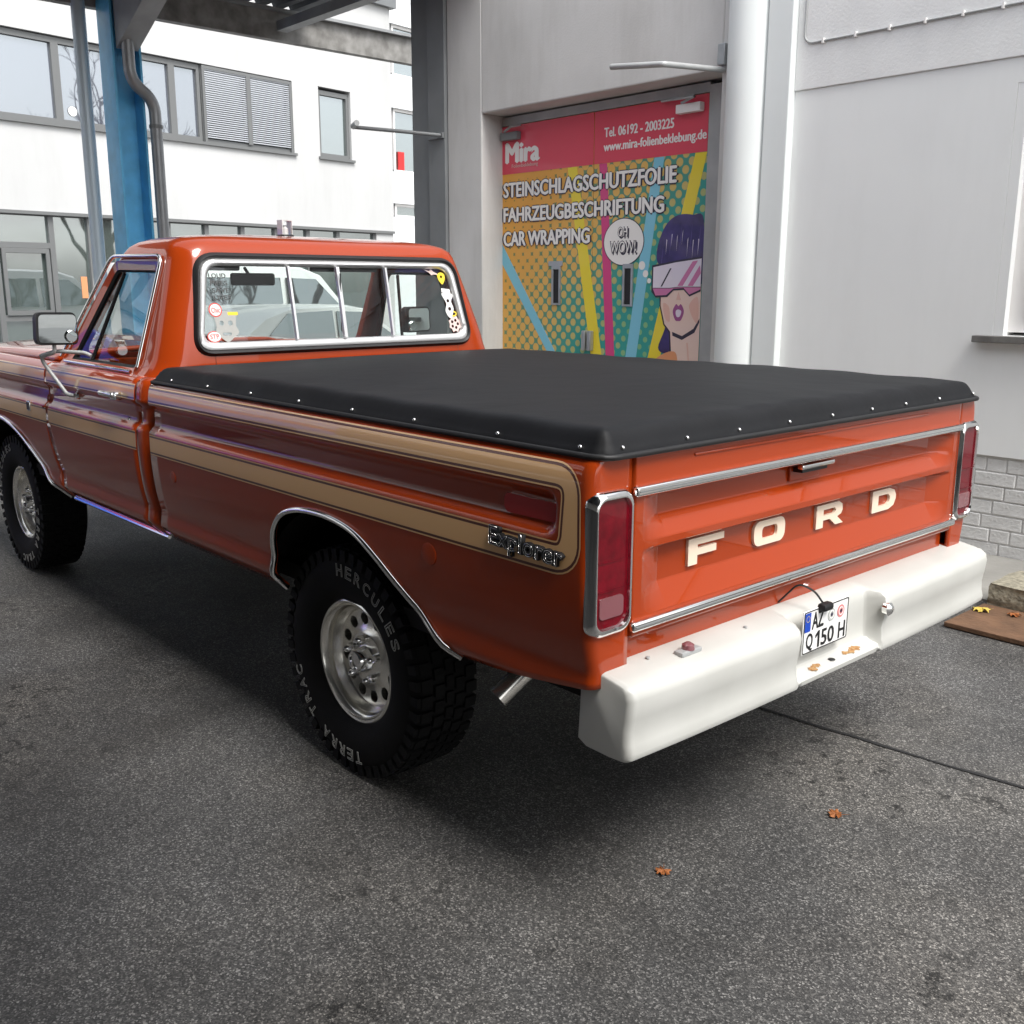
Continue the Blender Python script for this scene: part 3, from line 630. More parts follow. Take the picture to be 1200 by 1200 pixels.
# ================================================================ OTHER VEHICLES (seen through the cab and mirrored in paint and panes)
def car_at(name, label, cat, loc, rz, prof, glass, wheels, L, Wd, group=None, m_='car_white'):
    r = thing(name, label, cat, loc, group)
    T0 = Matrix.Translation(loc) @ Matrix.Rotation(rz, 4, 'Z')
    def put(o):
        o.data.transform(T0); return o
    bm = bmesh.new(); hw = Wd/2
    rows = []
    for t, ins in ((-1, .10), (-.93, .02), (0, 0), (.93, .02), (1, .10)):
        rows.append([bm.verts.new((x, t*hw*(1-.16*max(0, (z-.95))), .28+(z-.28)*(1-ins*.3 if z > .3 else 1))) for x, z in prof])
    n = len(prof)
    for A, B in zip(rows, rows[1:]):
        for k in range(n): bm.faces.new((A[k], A[(k+1) % n], B[(k+1) % n], B[k]))
    bm.faces.new(rows[0]); bm.faces.new(rows[-1])
    put(frombm('body', bm, m_, r, True, 30))
    for gpoly in glass:
        for s in (-1, 1):
            bm = bmesh.new(); vs = [bm.verts.new((x, s*(hw*(1-.16*max(0, z-.95))+.006), z)) for x, z in gpoly]; bm.faces.new(vs)
            o = put(frombm('side_window', bm, 'pane_dark', r)); o.modifiers.new('t', 'SOLIDIFY').thickness = .008
    # windscreen and rear screen across the width
    (fa, fb_), (ra, rb) = glass[0][-2:], glass[-1][1:3]
    for nm, (a, b), e in (('windscreen', (fa, fb_), .05), ('rear_screen', (ra, rb), -.05)):
        bm = bmesh.new(); vs = [bm.verts.new(p) for p in ((a[0]+e*3.4, -hw*.82, a[1]), (a[0]+e*3.4, hw*.82, a[1]), (b[0]+e*3.4, hw*.74, b[1]), (b[0]+e*3.4, -hw*.74, b[1]))]; bm.faces.new(vs)
        o = put(frombm(nm, bm, 'pane_dark', r)); o.modifiers.new('t', 'SOLIDIFY').thickness = .01
    for x in wheels:
        for s in (-1, 1):
            w = put(lathe('wheel', [(-.09, .2), (-.09, .30), (-.07, .32), (.07, .32), (.09, .30), (.09, .2)], (x, s*(hw-.09), .32), 'tyre', r, n=28))
            put(lathe('rim', [(.0, .20), (.012, .2), (.02, .06)] if s > 0 else [(0, .2), (-.012, .2), (-.02, .06)], (x, s*hw+s*.0, .32), 'alu', w, n=20))
    for s in (-1, 1):
        put(box('headlight', L/2-.16, L/2-.01, s*hw*.62-.14, s*hw*.62+.14, .62, .74, 'lens_clear', r, bevel=.03)); put(box('tail_light', -L/2+.005, -L/2+.08, s*hw*.78-.1, s*hw*.78+.1, .72, .92, 'lens_red', r, bevel=.02))
    return r
sedan = [(-2.2, .45), (-2.15, .30), (2.1, .28), (2.2, .42), (2.2, .66), (2.05, .78), (1.2, .92), (.45, 1.33), (.1, 1.38), (-.9, 1.37), (-1.35, 1.26), (-1.85, .98), (-2.18, .93)]
sg = [[(-.15, .93), (-.15, 1.30), (.35, 1.28), (.98, .95)], [(-.22, .93), (-1.45, .98), (-1.0, 1.29), (-.22, 1.31)]]
car_at('white_car', 'low white saloon car parked beyond the pickup, seen through its cab windows', 'car', (9.9, -4.0, 0), math.radians(-72), sedan, sg, (1.35, -1.35), 4.4, 1.76)
van = [(-2.35, .5), (-2.3, .32), (2.2, .30), (2.35, .45), (2.35, .85), (2.1, 1.02), (1.5, 1.15), (.95, 1.78), (.5, 1.92), (-2.1, 1.95), (-2.33, 1.75)]
vg = [[(.15, 1.12), (.15, 1.72), (.80, 1.70), (1.38, 1.16)], [(.05, 1.12), (-1.6, 1.14), (-1.6, 1.72), (.05, 1.72)]]
car_at('white_van', 'white small van parked close to the office glazing', 'van', (14.6, -5.9, 0), math.radians(-81), van, vg, (1.45, -1.5), 4.7, 1.84)
# box van with wavy red and blue livery: stands left of the frame, mirrored in the pickup's side
dv = thing('delivery_van', 'white box van with wavy red and blue stripes mirrored in the pickup door', 'van', (11.5, 4.6, 0))
box('cargo_box', 10.6, 12.6, 3.1, 7.2, .55, 2.7, 'car_blue', dv, bevel=.04)
box('cab', 10.7, 12.5, 1.35, 3.05, .5, 2.15, 'car_white', dv, bevel=.18, seg=4)
box('windscreen', 10.9, 12.3, 1.33, 1.5, 1.3, 1.95, 'pane_dark', dv, bevel=.05)
box('side_window', 10.685, 10.72, 1.75, 2.75, 1.3, 1.9, 'pane_dark', dv)
fmV = frame_map((10.6, 7.2, 0), (0, -1, 0), (0, 0, 1))
def wave(z0, z1, ph, m_, w0):
    N = 28; a = [(.03+4.04*k/N, z0+.13*math.sin(ph+k*.33)) for k in range(N+1)]; b = [(.03+4.04*k/N, z1+.13*math.sin(ph+.5+k*.33)) for k in range(N+1)][::-1]
    shape('livery_stripe', [a+b], fmV, m_, dv, .003, w0)
wave(1.05, 1.4, 0, 'car_red', .001); wave(1.55, 1.75, .4, 'car_white', .001); wave(2.2, 2.35, .8, 'car_white', .001)
for y in (2.1, 6.2):
    for x in (10.75, 12.25): lathe('wheel', [(-.12, .2), (-.12, .36), (-.09, .38), (.09, .38), (.12, .36), (.12, .2)], (x, y, .38), 'tyre', dv, 'x', 28)

# bare trees behind the workshop: hidden from the camera, mirrored in the office panes
def bare_tree(name, label, x, y, h, seed):
    rnd = random.Random(seed); r = thing(name, label, 'tree', (x, y, 0), 'bare trees behind the workshop')
    bt, bl_ = bmesh.new(), bmesh.new()
    def grow(bm, p, d, ln, rad, lev):
        q = p+d*ln*.5+Vector((rnd.uniform(-1, 1), rnd.uniform(-1, 1), 0))*ln*.05; e = q+(d+Vector((rnd.uniform(-.2, .2), rnd.uniform(-.2, .2), .08))).normalized()*ln*.5
        tube_bm(bm, [p, q, e], [rad, rad*.8, rad*.6], 6 if lev < 2 else 4)
        if lev >= 5: return
        for k in range(3 if lev < 4 else 4):
            a = rnd.uniform(0, 2*PI); sp = rnd.uniform(.45, .85)
            nd = (d+Vector((math.cos(a), math.sin(a), rnd.uniform(-.1, .3)))*sp).normalized()
            grow(bl_, p.lerp(e, rnd.uniform(.55, 1)), nd, ln*rnd.uniform(.55, .75), rad*.55, lev+1)
    grow(bt, Vector((x, y, 0)), Vector((0, 0, 1)), h*.42, h*.022, 0)
    frombm('trunk', bt, 'bark', r, True, 60); frombm('crown', bl_, 'bark', r)
mat('bark', (.06, .05, .04), .9, var=.4, vscale=12)
bare_tree('bare_tree', 'tall bare tree mirrored in upper office windows', 6.5, -15, 10.5, 3)
bare_tree('bare_tree', 'smaller bare tree mirrored in the narrow office window', 1.5, -18, 9, 11)

# ================================================================ THE PICKUP (frame of the scene: X forward, Y left, origin under the tailgate)
tk = thing('pickup_truck', 'orange red long bed pickup with tan stripes, black bed cover and white bumper', 'pickup truck', (0, 0, 0))
base = cubic([.560, .600, .645, .705, .735, .80, .90, .96, 1.02, 1.10, 1.165, 1.195, 1.215, 1.230, 1.238, 1.241],
             [.895, .932, .967, .9595, .9655, .977, .986, .988, .987, .984, .981, .977, .970, .957, .942, .925])
DENT_X0 = .105
def dent(x, z):
    # rounded recess along the flank, ending near the tail
    cx, hx, cz, hz, r = DENT_X0+4, 4.0, 1.088, .060, .045
    dx, dz = abs(x-cx)-hx+r, abs(z-cz)-hz+r
    d = math.hypot(max(dx, 0), max(dz, 0))+min(max(dx, dz), 0)-r
    return .026*sstep(.0, -.034, d) if d < 0 else 0
def Y(x, z): return base(z)-dent(x, z)-.035*sstep(4.9, 5.35, x)**2
ZU = [.93+.0075*k for k in range(42)]; ZU = [z for z in ZU if z < 1.2405]+[1.241]
def interp(pts):
    xs = [p[0] for p in pts]; zs = [p[1] for p in pts]
    return lambda x: float(np.interp(x, xs, zs))
def smooth_arch(pts, n=6):
    out = []
    for i in range(len(pts)-1):
        p0, p1, p2, p3 = (Vector((*pts[min(max(i+k, 0), len(pts)-1)], 0)) for k in (-1, 0, 1, 2))
        for k in range(n):
            t = k/n; q = .5*((2*p1)+(p2-p0)*t+(2*p0-5*p1+4*p2-p3)*t*t+(-p0+3*p1-3*p2+p3)*t**3); out.append((q.x, q.y))
    out.append(pts[-1]); out.sort(); return out
RA = smooth_arch([(.515, .606), (.63, .677), (.75, .757), (.85, .826), (.95, .881), (1.05, .905), (1.17, .912), (1.30, .900), (1.40, .866), (1.465, .805), (1.497, .73), (1.508, .65), (1.512, .577)])
FA = smooth_arch([(3.63, .570), (3.75, .645), (3.87, .715), (3.98, .782), (4.10, .838), (4.25, .880), (4.42, .903), (4.60, .905), (4.75, .875), (4.85, .805), (4.895, .72), (4.905, .65), (4.91, .575)])
def flank(name, cols, zlow, s, parent, m='paint', nlow=16, thick=.012, zu=None, wrap=None, top_in=.06):
    """cols: list of functions z -> x ; s = +1 left, -1 right"""
    rows = []
    zu = zu or ZU
    def column(fx, yf):
        x_ref = fx(.75); zl = zlow(x_ref); c = []
        for k in range(nlow): 
            z = zl+(zu[0]-zl)*k/nlow; x = fx(z); c.append((x, z))
        for z in zu: c.append((fx(z), z))
        out = [(x, s*yf(x, z), z) for x, z in c]
        x, z = c[-1]; out.append((x, s*(yf(x, z)-top_in), z+.001)); return out
    P = []
    if wrap: P += wrap(column)
    for fx in cols: P.append(column(fx, Y))
    return grid(name, P, m, parent, True, thick, 50, flip=(s < 0))
bed_low = interp([(0, .672), (.5, .607)]+RA+[(1.514, .577), (2.45, .577)])
def bed_wrap(s, R=.03):
    def w(column):
        P = []
        for t in np.linspace(0, 1, 7):
            P.append(column(lambda z: 0.0, lambda x, z, t=t: .846+(min(Y(R, z), .99)-R-.846)*t))
        for a in np.linspace(0, PI/2, 8)[1:-1]:
            P.append(column(lambda z, a=a: R-R*math.cos(a), lambda x, z, a=a: Y(R, z)-R+R*math.sin(a)))
        return P
    return w
bed_x = sorted(set([.03, .04, .05, .06, .07, .08]+list(np.arange(.085, .2, .008))+list(np.arange(.2, .5, .025))+[p[0] for p in RA]+list(np.arange(1.52, 2.43, .07))+[2.43]))
BED = {}
for s in (1, -1):
    BED[s] = flank('bed_side', [(lambda z, x=x: x) for x in bed_x], bed_low, s, tk, wrap=bed_wrap(s))
    tp = [(x, s*(Y(x, z)+.003), z) for x, z in RA]
    tube('arch_trim', tp, .0105, 'chrome', BED[s], 8)
# door, cab corner, fender
door_low = interp([(2.4, .577), (3.7, .572)])
fen_low = interp([(3.4, .572), (3.62, .570)]+FA+[(4.92, .575), (5.4, .60)])
def xr(z): return 2.562+.0*z                                   # rear edge of the door
def xf(z):                                                     # curved front edge of the door
    return 3.66-.10*sstep(1.0, .62, z)+.012*math.sin((z-.6)*6)
DOOR, FEN = {}, {}
for s in (1, -1):
    DOOR[s] = flank('door', [(lambda z, t=t: xr(z)+.002+(xf(z)-.002-xr(z)-.002)*t) for t in np.linspace(0, 1, 22)], door_low, s, tk)
    def cw(column, R=.045):
        P = []
        for a in np.linspace(0, PI/2, 7)[:-1]: P.append(column(lambda z, a=a: 2.478+R-R*math.cos(a), lambda x, z, a=a: Y(2.5, z)-R+R*math.sin(a)))
        return P
    flank('cab_corner', [(lambda z, x=x: x) for x in (2.523, 2.54, 2.559)], door_low, s, tk, wrap=cw)
    fx = sorted(set([p[0] for p in FA]+list(np.arange(4.92, 5.36, .04))+[5.36]))
    FEN[s] = flank('front_fender', [(lambda z, t=t: xf(z)+.002+(3.70-xf(z))*t) for t in (0, .5)]+[(lambda z, x=x: max(x, xf(z)+.004)) for x in fx if x > 3.68], fen_low, s, tk)
    tube('arch_trim', [(x, s*(Y(x, z)+.003), z) for x, z in FA], .0105, 'chrome', FEN[s], 8)
    # slim bright rocker moulding below the door
    tube('rocker_trim', [(2.50, s*.905, .572), (3.60, s*.905, .567)], .009, 'chrome', tk, 6)
    # seam shadow: black jamb behind the gaps
    box('jamb', 2.44, 2.60, s*.92, s*.88, .68, 1.20, 'under', tk); box('jamb', 3.50, 3.74, s*.92, s*.88, .68, 1.20, 'under', tk)
# ---- tape stripes follow the flank, 1.5 mm proud
def strip_path(name, path, o0, o1, m, parent, s=1, lift=.0016, wf=None):
    P = []
    N = len(path)
    for i in range(N):
        a = path[max(i-1, 0)]; b = path[min(i+1, N-1)]; tx, tz = b[0]-a[0], b[1]-a[1]; l = math.hypot(tx, tz); nx_, nz_ = -tz/l, tx/l
        row = []
        for k in range(7):
            o = o0+(o1-o0)*k/6
            if wf: o *= 1; o += math.copysign(wf(path[i]), o) if abs(o) > 1e-9 and not (o0 < 0 < o1) else wf(path[i])*(2*k/6-1)
            x = path[i][0]+nx_*o; z = path[i][1]+nz_*o; row.append((x, s*(Y(x, z)+lift), z))
        P.append(row)
    return grid(name, P, m, parent, True, 0, None, flip=(s > 0))
def rounded_path(pts, r, n=8, step=.05):
    q = arc_pts([(x, 0, z) for x, z in pts], r, n); out = [(q[0].x, q[0].z)]
    for a, b in zip(q, q[1:]):
        k = max(1, int((b-a).length/step))
        for i in range(1, k+1): p = a.lerp(b, i/k); out.append((p.x, p.z))
    return out
ZL, ZT = .983, 1.181
def stripe_set(path, w, parent, s, flip=1, wf=None):
    strip_path('stripe', path, -w/2, w/2, 'tan', parent, s, wf=wf)
    for sg in (-1, 1):
        strip_path('pinstripe', path, sg*(w/2), sg*(w/2+.007), 'pin', parent, s, .0014, wf)
        strip_path('pinstripe', path, sg*(w/2+.007), sg*(w/2+.011), 'tan', parent, s, .0016, wf)
for s in (1, -1):
    loop = rounded_path([(2.425, ZL), (.062, ZL), (.062, ZT), (2.425, ZT)], .055)
    # width tapers: lower run wider than the upper
    stripe_set(loop, .042, BED[s], s, wf=lambda p: .008*sstep(1.08, 1.0, p[1]))
    for par, xa, xb in ((DOOR[s], 2.567, 3.63), (FEN[s], 3.66, 5.3)):
        for zc, w in ((ZL, .058), (ZT, .042)):
            stripe_set([(x, zc) for x in np.linspace(xb, xa, 24)], w, par, s)
# ---- side details (left and right)
for s in (1, -1):
    if s > 0: fS = frame_map((0, 0, 0), (-1, 0, 0), (0, 0, 1))
    mk = prism('side_marker', rrect(.115, .31, 1.060, 1.108, .01), 'y', s*.945, s*.968, 'lens_marker', BED[s], bevel=.003)
    for (x, z, r) in ((.600, .893, .032), (2.235, .875, .024)):
        if x > 2 and s < 0: continue
        lathe('filler_cap' if x > 2 else 'pocket_cap', [(0, r), (.003, r), (.0034, r-.0025), (.0034, .001)], (x, s*(Y(x, z)-.001) if s > 0 else s*(Y(x, z)+.003), z), 'paint', BED[s], n=28, sharp=20)
# model badge: black block letters with bright edges
fB = frame_map((.335, Y(.2, .99)+.002, .962), (-1, 0, -.045), (-.045, 0, 1))
bd = text('badge', 'Explorer', fB, .262, .064, 'black', BED[1], .010, .075)
text('badge_edge', 'Explorer', frame_map((.335, Y(.2, .99)+.0125, .962), (-1, 0, -.045), (-.045, 0, 1)), .262, .064, 'chrome', BED[1], .0014, outline=.010)
# small fender badge
fb1 = box('fender_badge', 3.875, 3.925, Y(3.9, 1.0)-.002, Y(3.9, 1.0)+.010, .985, 1.035, 'chrome', FEN[1], bevel=.004)
box('fender_badge_inset', 3.882, 3.918, Y(3.9, 1.0)+.006, Y(3.9, 1.0)+.0115, .992, 1.028, 'black', FEN[1])

# ---- tailgate
ZB0, ZB1 = .778, 1.226
def TX(y, z):
    e = min(max((.805-abs(y))/.10, 0), 1)
    d = 0
    if 1.060 <= z <= 1.122: d = .042*min((1.122-z)/.008, 1)
    elif 1.012 < z < 1.060: d = .042*(z-1.012)/.048
    d2 = 0
    if .888 <= z <= .992: d2 = .036*min((.992-z)/.012, 1)
    elif .826 < z < .888: d2 = .036*(z-.826)/.062
    return max(d, d2)*e-.004
gz = sorted(set(list(np.arange(ZB0, ZB1, .03))+[.778, .783, .80, .826, .836, .85, .87, .886, .890, .92, .95, .975, .979, .984, .990, .994, 1.010, 1.014, 1.03, 1.045, 1.058, 1.062, 1.09, 1.112, 1.116, 1.120, 1.124, 1.13, 1.2, 1.216, ZB1]))
gy = sorted(set([-.838, -.83, -.806, -.803]+list(np.arange(-.80, -.70, .01))+[-.705]+list(np.linspace(-.70, .70, 40))+list(np.arange(.705, .80, .01))+[.803, .806, .83, .838]))
TG = grid('tailgate', [[(TX(y, z), y, z) for z in gz] for y in gy], 'paint', tk, True, .03, 12)
box('upper_ridge', -.008, .02, -.60, .62, 1.199, 1.207, 'paint', TG, bevel=.003)
for nm, z, r in (('trim_strip', 1.139, .0125), ('trim_strip', .806, .0125)):
    st = box(nm, -.020, .0, -.846, .846, z-r, z+r, 'chrome', TG, bevel=.007, seg=3)
    box('trim_groove', -.0215, -.010, -.838, .838, z-.0018, z+.0018, 'steel_grey', st)
hd = box('handle_recess', .030, .045, -.02, .135, 1.066, 1.112, 'paint', TG, bevel=.004)
box('latch_handle', -.014, .006, -.03, .14, 1.106, 1.120, 'chrome', TG, bevel=.005)
box('latch_gap', .0, .03, -.01, .12, 1.094, 1.105, 'black', TG)
# raised letters, each its own piece
LX = .0315
def gate_letter(ch, yc, w, loops):
    f = frame_map((LX, yc+w/2, .905), (0, -1, 0), (0, 0, 1))
    return shape('letter', loops, f, 'cream', TG, .0085, 0)
H = .070; t_ = .024
gate_letter('F', .518, .150, [[(0, 0), (.038, 0), (.038, .024), (.118, .024), (.118, .043), (.038, .043), (.038, .052), (.150, .052), (.150, H), (0, H)]])
gate_letter('O', .230, .150, [rrect(0, .150, 0, H, .026), rrect(.038, .112, .018, H-.018, .012)])
gate_letter('R', -.084, .150, [[(0, 0), (.038, 0), (.038, .022), (.075, .022), (.108, 0), (.152, 0), (.116, .024), (.138, .030), (.146, .042), (.142, .060), (.122, H), (0, H)], [(.038, .037), (.038, .054), (.100, .054), (.108, .046), (.100, .037)]])
gate_letter('D', -.408, .150, [[(0, 0), (.105, 0), (.138, .010), (.150, .030), (.150, .042), (.138, .060), (.105, H), (0, H)], [(.038, .018), (.038, .052), (.098, .052), (.110, .042), (.110, .028), (.098, .018)]])
# ---- tail lights
for s in (1, -1):
    yc = .913
    def tl(name, y0, y1, z0, z1, r, xa, xb, m, hole=None, parent=tk, bev=0):
        loops = [rrect(y0-yc, y1-yc, z0, z1, r, 8)]
        if hole: loops.append(rrect(hole[0]-yc, hole[1]-yc, hole[2], hole[3], hole[4], 8))
        f = frame_map((xb, s*yc, 0), (0, -s, 0), (0, 0, 1)) if s > 0 else frame_map((xb, s*yc, 0), (0, -1, 0), (0, 0, 1))
        return shape(name, [[(-u if s > 0 else u, v) for u, v in lp] for lp in loops], f, m, parent, xb-xa)
    L_ = tl('tail_light', .858, .975, .822, 1.134, .024, -.007, .014, 'lens_red')
    # bezel: rounded ring swept round the lens, wrapping on to the flank
    ring = rrect(.848, .983, .802, 1.152, .034, 8); inn = rrect(.862, .970, .826, 1.130, .026, 8)
    P = []
    for (a, b) in zip(ring, inn):
        xo = .011*sstep(.95, .982, a[0])
        prof_ = [(a[0], a[1], .006+xo), (a[0], a[1], -.002+xo), (a[0]*.85+b[0]*.15, a[1]*.85+b[1]*.15, -.010+xo*.7), (a[0]*.5+b[0]*.5, a[1]*.5+b[1]*.5, -.017+xo*.35), (a[0]*.15+b[0]*.85, a[1]*.15+b[1]*.85, -.016+xo*.1), (b[0], b[1], -.004)]
        P.append([(x, s*y, z) for y, z, x in prof_])
    P.append(P[0])
    grid('bezel', P, 'chrome', L_, True, 0, 60)
    tl('reverse_lens', .876, .958, .848, .90, .012, -.0105, -.007, 'lens_clear', parent=L_)
    for z in (.915, .985): box('lens_rib', -.0095, -.006, s*.874, s*.962, z-.0015, z+.0015, 'lens_red', L_)
    for yy, zz in ((.915, .824),): lathe('screw', [(-.028, .004), (-.022, .004)], (0, s*yy, zz), 'steel_grey', L_, 'x', 10)
# ---- bed inside and cover
box('bed_floor', .03, 2.42, -.84, .84, .66, .70, 'under', tk)
box('bed_front_panel', 2.40, 2.43, -.86, .86, .66, 1.235, 'paint', tk)
def cover_z(x, y):
    e = min((.957)-abs(y), x+.012, (2.425-x)*.9+.004)
    h = .052*(1-math.exp(-(max(e, 0)/.021)**1.6))
    sag = .020*(1-(y/.98)**2)*(1-abs((x-1.2)/1.3)**2) if 0 < x < 2.45 else 0
    return 1.239+h+sag+.006*math.sin(x*4.3+y*1.3+.6*math.sin(y*3))*min(e*4, 1)+.003*math.sin(y*8+x*3)*min(e*4, 1)+.0045*math.sin(x*19.6+2*y)*math.exp(-max(e, 0)/.06)*min(max(e, 0)/.02, 1)+.004*math.sin(y*28+x)*math.exp(-max(x, 0)/.07)*min(max(e, 0)/.02, 1)
cy_ = sorted(set(list(np.linspace(-.957, -.88, 14))+list(np.linspace(-.88, .88, 34))+list(np.linspace(.88, .957, 14)))); cx_ = sorted(set(list(np.linspace(-.012, .07, 14))+list(np.linspace(.07, 2.34, 48))+list(np.linspace(2.35, 2.425, 8))))
P = []
for x in [cx_[0]-.002]+cx_:
    first = x < cx_[0]-.001
    row = []
    for j, y in enumerate([cy_[0]-.003]+cy_+[cy_[-1]+.003]):
        edge = j == 0 or j == len(cy_)+1
        z = 1.226 if (first or edge) else cover_z(x, y)
        # round the plan corners at the tail
        row.append((x, y, z))
    P.append(row)
def plan(p):
    x, y, z = p; r = .05; cx0, cy0 = -.014+r, .960-r
    if x < cx0 and abs(y) > cy0:
        dx, dy = cx0-x, abs(y)-cy0; l = math.hypot(dx, dy)
        m_ = max(dx, dy)
        if l > 0: k = m_/l; x, y = cx0-dx*k, math.copysign(cy0+dy*k, y)
    return (x, y, z)
CV = grid('bed_cover', [[plan(p) for p in r] for r in P], 'cover', tk, True, 0, None, flip=True)
edge = [plan(p) for p in [(2.42, .963, 1.231)]+[(x, .963, 1.231) for x in np.linspace(2.3, .06, 20)]+[(x, .963, 1.231) for x in np.linspace(.05, -.018, 8)]+[(-.018, y, 1.230) for y in np.linspace(.955, .88, 8)]+[(-.018, y, 1.230) for y in np.linspace(.85, -.85, 20)]+[(-.018, y, 1.230) for y in np.linspace(-.88, -.955, 8)]+[(x, -.963, 1.231) for x in np.linspace(-.018, 2.42, 20)]]
tube('cover_piping', edge, .0075, 'rubber', CV, 8)
bm = bmesh.new(); bmesh.ops.create_uvsphere(bm, u_segments=10, v_segments=6, radius=.0058); me_s = bpy.data.meshes.new('snap'); bm.to_mesh(me_s); bm.free(); me_s.materials.append(MATS['chrome'])
for p in me_s.polygons: p.use_smooth = True
def snap(p):
    o = bpy.data.objects.new('snap', me_s); COL.objects.link(o); o.parent = CV; o.location = p
for x in (.05, .36, .68, 1.0, 1.32, 1.64, 1.96, 2.25):
    for s in (1, -1): snap((x+random.uniform(-.02, .02), s*.954, 1.248))
for y in (.90, .66, .44, .22, 0, -.22, -.44, -.66, -.90): snap((-.008, y+random.uniform(-.01, .01), 1.248))
# ---- rear bumper: white, with a stepped notch for the plate
BP0 = [(.05, .690), (.05, .712), (.015, .716), (-.060, .704), (-.092, .697), (-.108, .684), (-.114, .664), (-.108, .615), (-.103, .585), (-.106, .55), (-.112, .53), (-.109, .514), (-.096, .506), (-.05, .504), (.03, .506), (.06, .52)]
BP1 = [(.05, .690), (.05, .712), (.015, .716), (-.036, .706), (-.046, .696), (-.052, .672), (-.054, .640), (-.055, .615), (-.056, .575), (-.060, .553), (-.070, .546), (-.100, .542), (-.109, .530), (-.106, .515), (.03, .506), (.06, .52)]
BP1[9] = (-.060, .553)
def bprof(y, scale=1.0):
    a = abs(y-.018); t = 1-sstep(.207, .232, a); 
    return [((1-t)*p[0]+t*q[0], (1-t)*p[1]+t*q[1]) for p, q in zip(BP0, BP1)]
bys = sorted(set(list(np.linspace(-.95, -.25, 12))+list(np.linspace(-.25, -.15, 12))+list(np.linspace(-.15, .19, 6))+list(np.linspace(.19, .29, 12))+list(np.linspace(.29, .915, 12))))
def endp(y, k):     # rounded ends
    pr = bprof(y); cx, cz = .02, .585
    return [(cx+(x-cx)*k, cz+(z-cz)*(k*.4+.6)) for x, z in pr]
secs = [(-.972, .86), (-.970, .93), (-.964, .985), (-.958, 1.0)]+[(y, 1.0) for y in bys]+[(.921, 1.0), (.926, .985), (.934, .93), (.936, .86)]
bm = bmesh.new(); R_ = []
for y, k in secs:
    bow = .02*(abs(y)/.98)**3
    R_.append([bm.verts.new((x+bow, y, z)) for x, z in endp(y, k)])
n = len(BP0)
for A, B in zip(R_, R_[1:]):
    for k in range(n): bm.faces.new((A[k], A[(k+1) % n], B[(k+1) % n], B[k]))
bm.faces.new(R_[0]); bm.faces.new(R_[-1])
BM = frombm('rear_bumper', bm, 'bumper', tk, True, 48)
bv = BM.modifiers.new('bev', 'BEVEL'); bv.width = .006; bv.segments = 2; bv.limit_method = 'ANGLE'; bv.angle_limit = math.radians(38)
lathe('tow_knob', [(-.012, .012), (-.02, .020), (-.036, .021), (-.044, .012), (-.046, .001)], (-.088, -.215, .650), 'chrome', BM, 'x', 18)
for (y, x, r) in ((.15, -.092, .012), (.12, -.085, .009), (-.035, -.088, .010), (-.09, -.086, .014), (-.06, -.094, .009), (-.075, -.082, .006), (.135, -.083, .005)):
    pts = [(r*(1+.35*random.uniform(-1, 1))*math.cos(a), 1.5*r*(1+.35*random.uniform(-1, 1))*math.sin(a)) for a in np.linspace(0, 2*PI, 16)[:-1]]
    shape('rust_patch', [smooth_loop(pts, 3)], frame_map((x, y, .5445), (1, 0, .10), (0, 1, 0)), 'rust', BM, .0005, .0)
lathe('drain_hole', [(0, .011), (.0012, .010)], (-.09, .045, .5455), 'black', BM, 'z', 14)
lmp = box('plate_lamp', -.055, -.025, .62, .70, .703, .717, 'steel_light', BM, bevel=.004)
lathe('lamp_lens', [(0, .018), (.012, .016), (.018, .006)], (-.04, .66, .716), 'lens_clear', BM, 'z', 14)
for p in ((-.01, .78), (-.03, .40)): lathe('bolt', [(0, .006), (.003, .005)], (p[0], p[1], .716+.0 if p[0] > 0 else .7155+p[0]*.17), 'steel_light', BM, 'z', 10)
# rear cross panel under the tailgate and posts on the bumper
box('rear_sill', .022, .06, -.84, .84, .655, .790, 'paint', tk, bevel=.012)
for s in (1, -1): box('post_foot', -.0, .05, s*.845, s*.93, .665, .72, 'paint', tk, bevel=.01)
# number plate
fP = frame_map((-.0905, .210, .596), (0, -1, 0), (0, 0, 1))
PW, PH = .238, .128
NP = box('number_plate', -.090, -.086, .210-PW, .210, .596, .596+PH, 'plate_white', tk, bevel=.0015)
shape('plate_border', [rrect(.002, PW-.002, .002, PH-.002, .006), rrect(.005, PW-.005, .005, PH-.005, .005)], fP, 'black', NP, .0006, .0)
shape('plate_band', [rrect(.007, .036, .066, PH-.007, .003)], fP, 'plate_blue', NP, .0006, .0002)
text('plate_letter', 'D', fP, .011, .013, 'plate_white', NP, .0006, u0=.016, v0=.071)
for k in range(12): 
    a = 2*PI*k/12; shape('plate_star', [circ(.0215+.0085*math.cos(a), .104+.0085*math.sin(a), .0014, n=6)], fP, 'sticker_yellow', NP, .0006, .0006)
text('plate_letter', 'AZ', fP, .060, .050, 'black', NP, .0010, .012, u0=.044, v0=.068)
text('plate_letter', 'Q', fP, .034, .054, 'black', NP, .0010, .012, u0=.018, v0=.006)
shape('plate_number', [[(.078, .009), (.087, .009), (.087, .058), (.079, .058), (.066, .047), (.066, .038), (.078, .047)]], fP, 'black', NP, .0010)
text('plate_number', '50', fP, .068, .049, 'black', NP, .0010, .012, u0=.096, v0=.009)
text('plate_letter', 'H', fP, .036, .049, 'black', NP, .0010, .012, u0=.188, v0=.009)
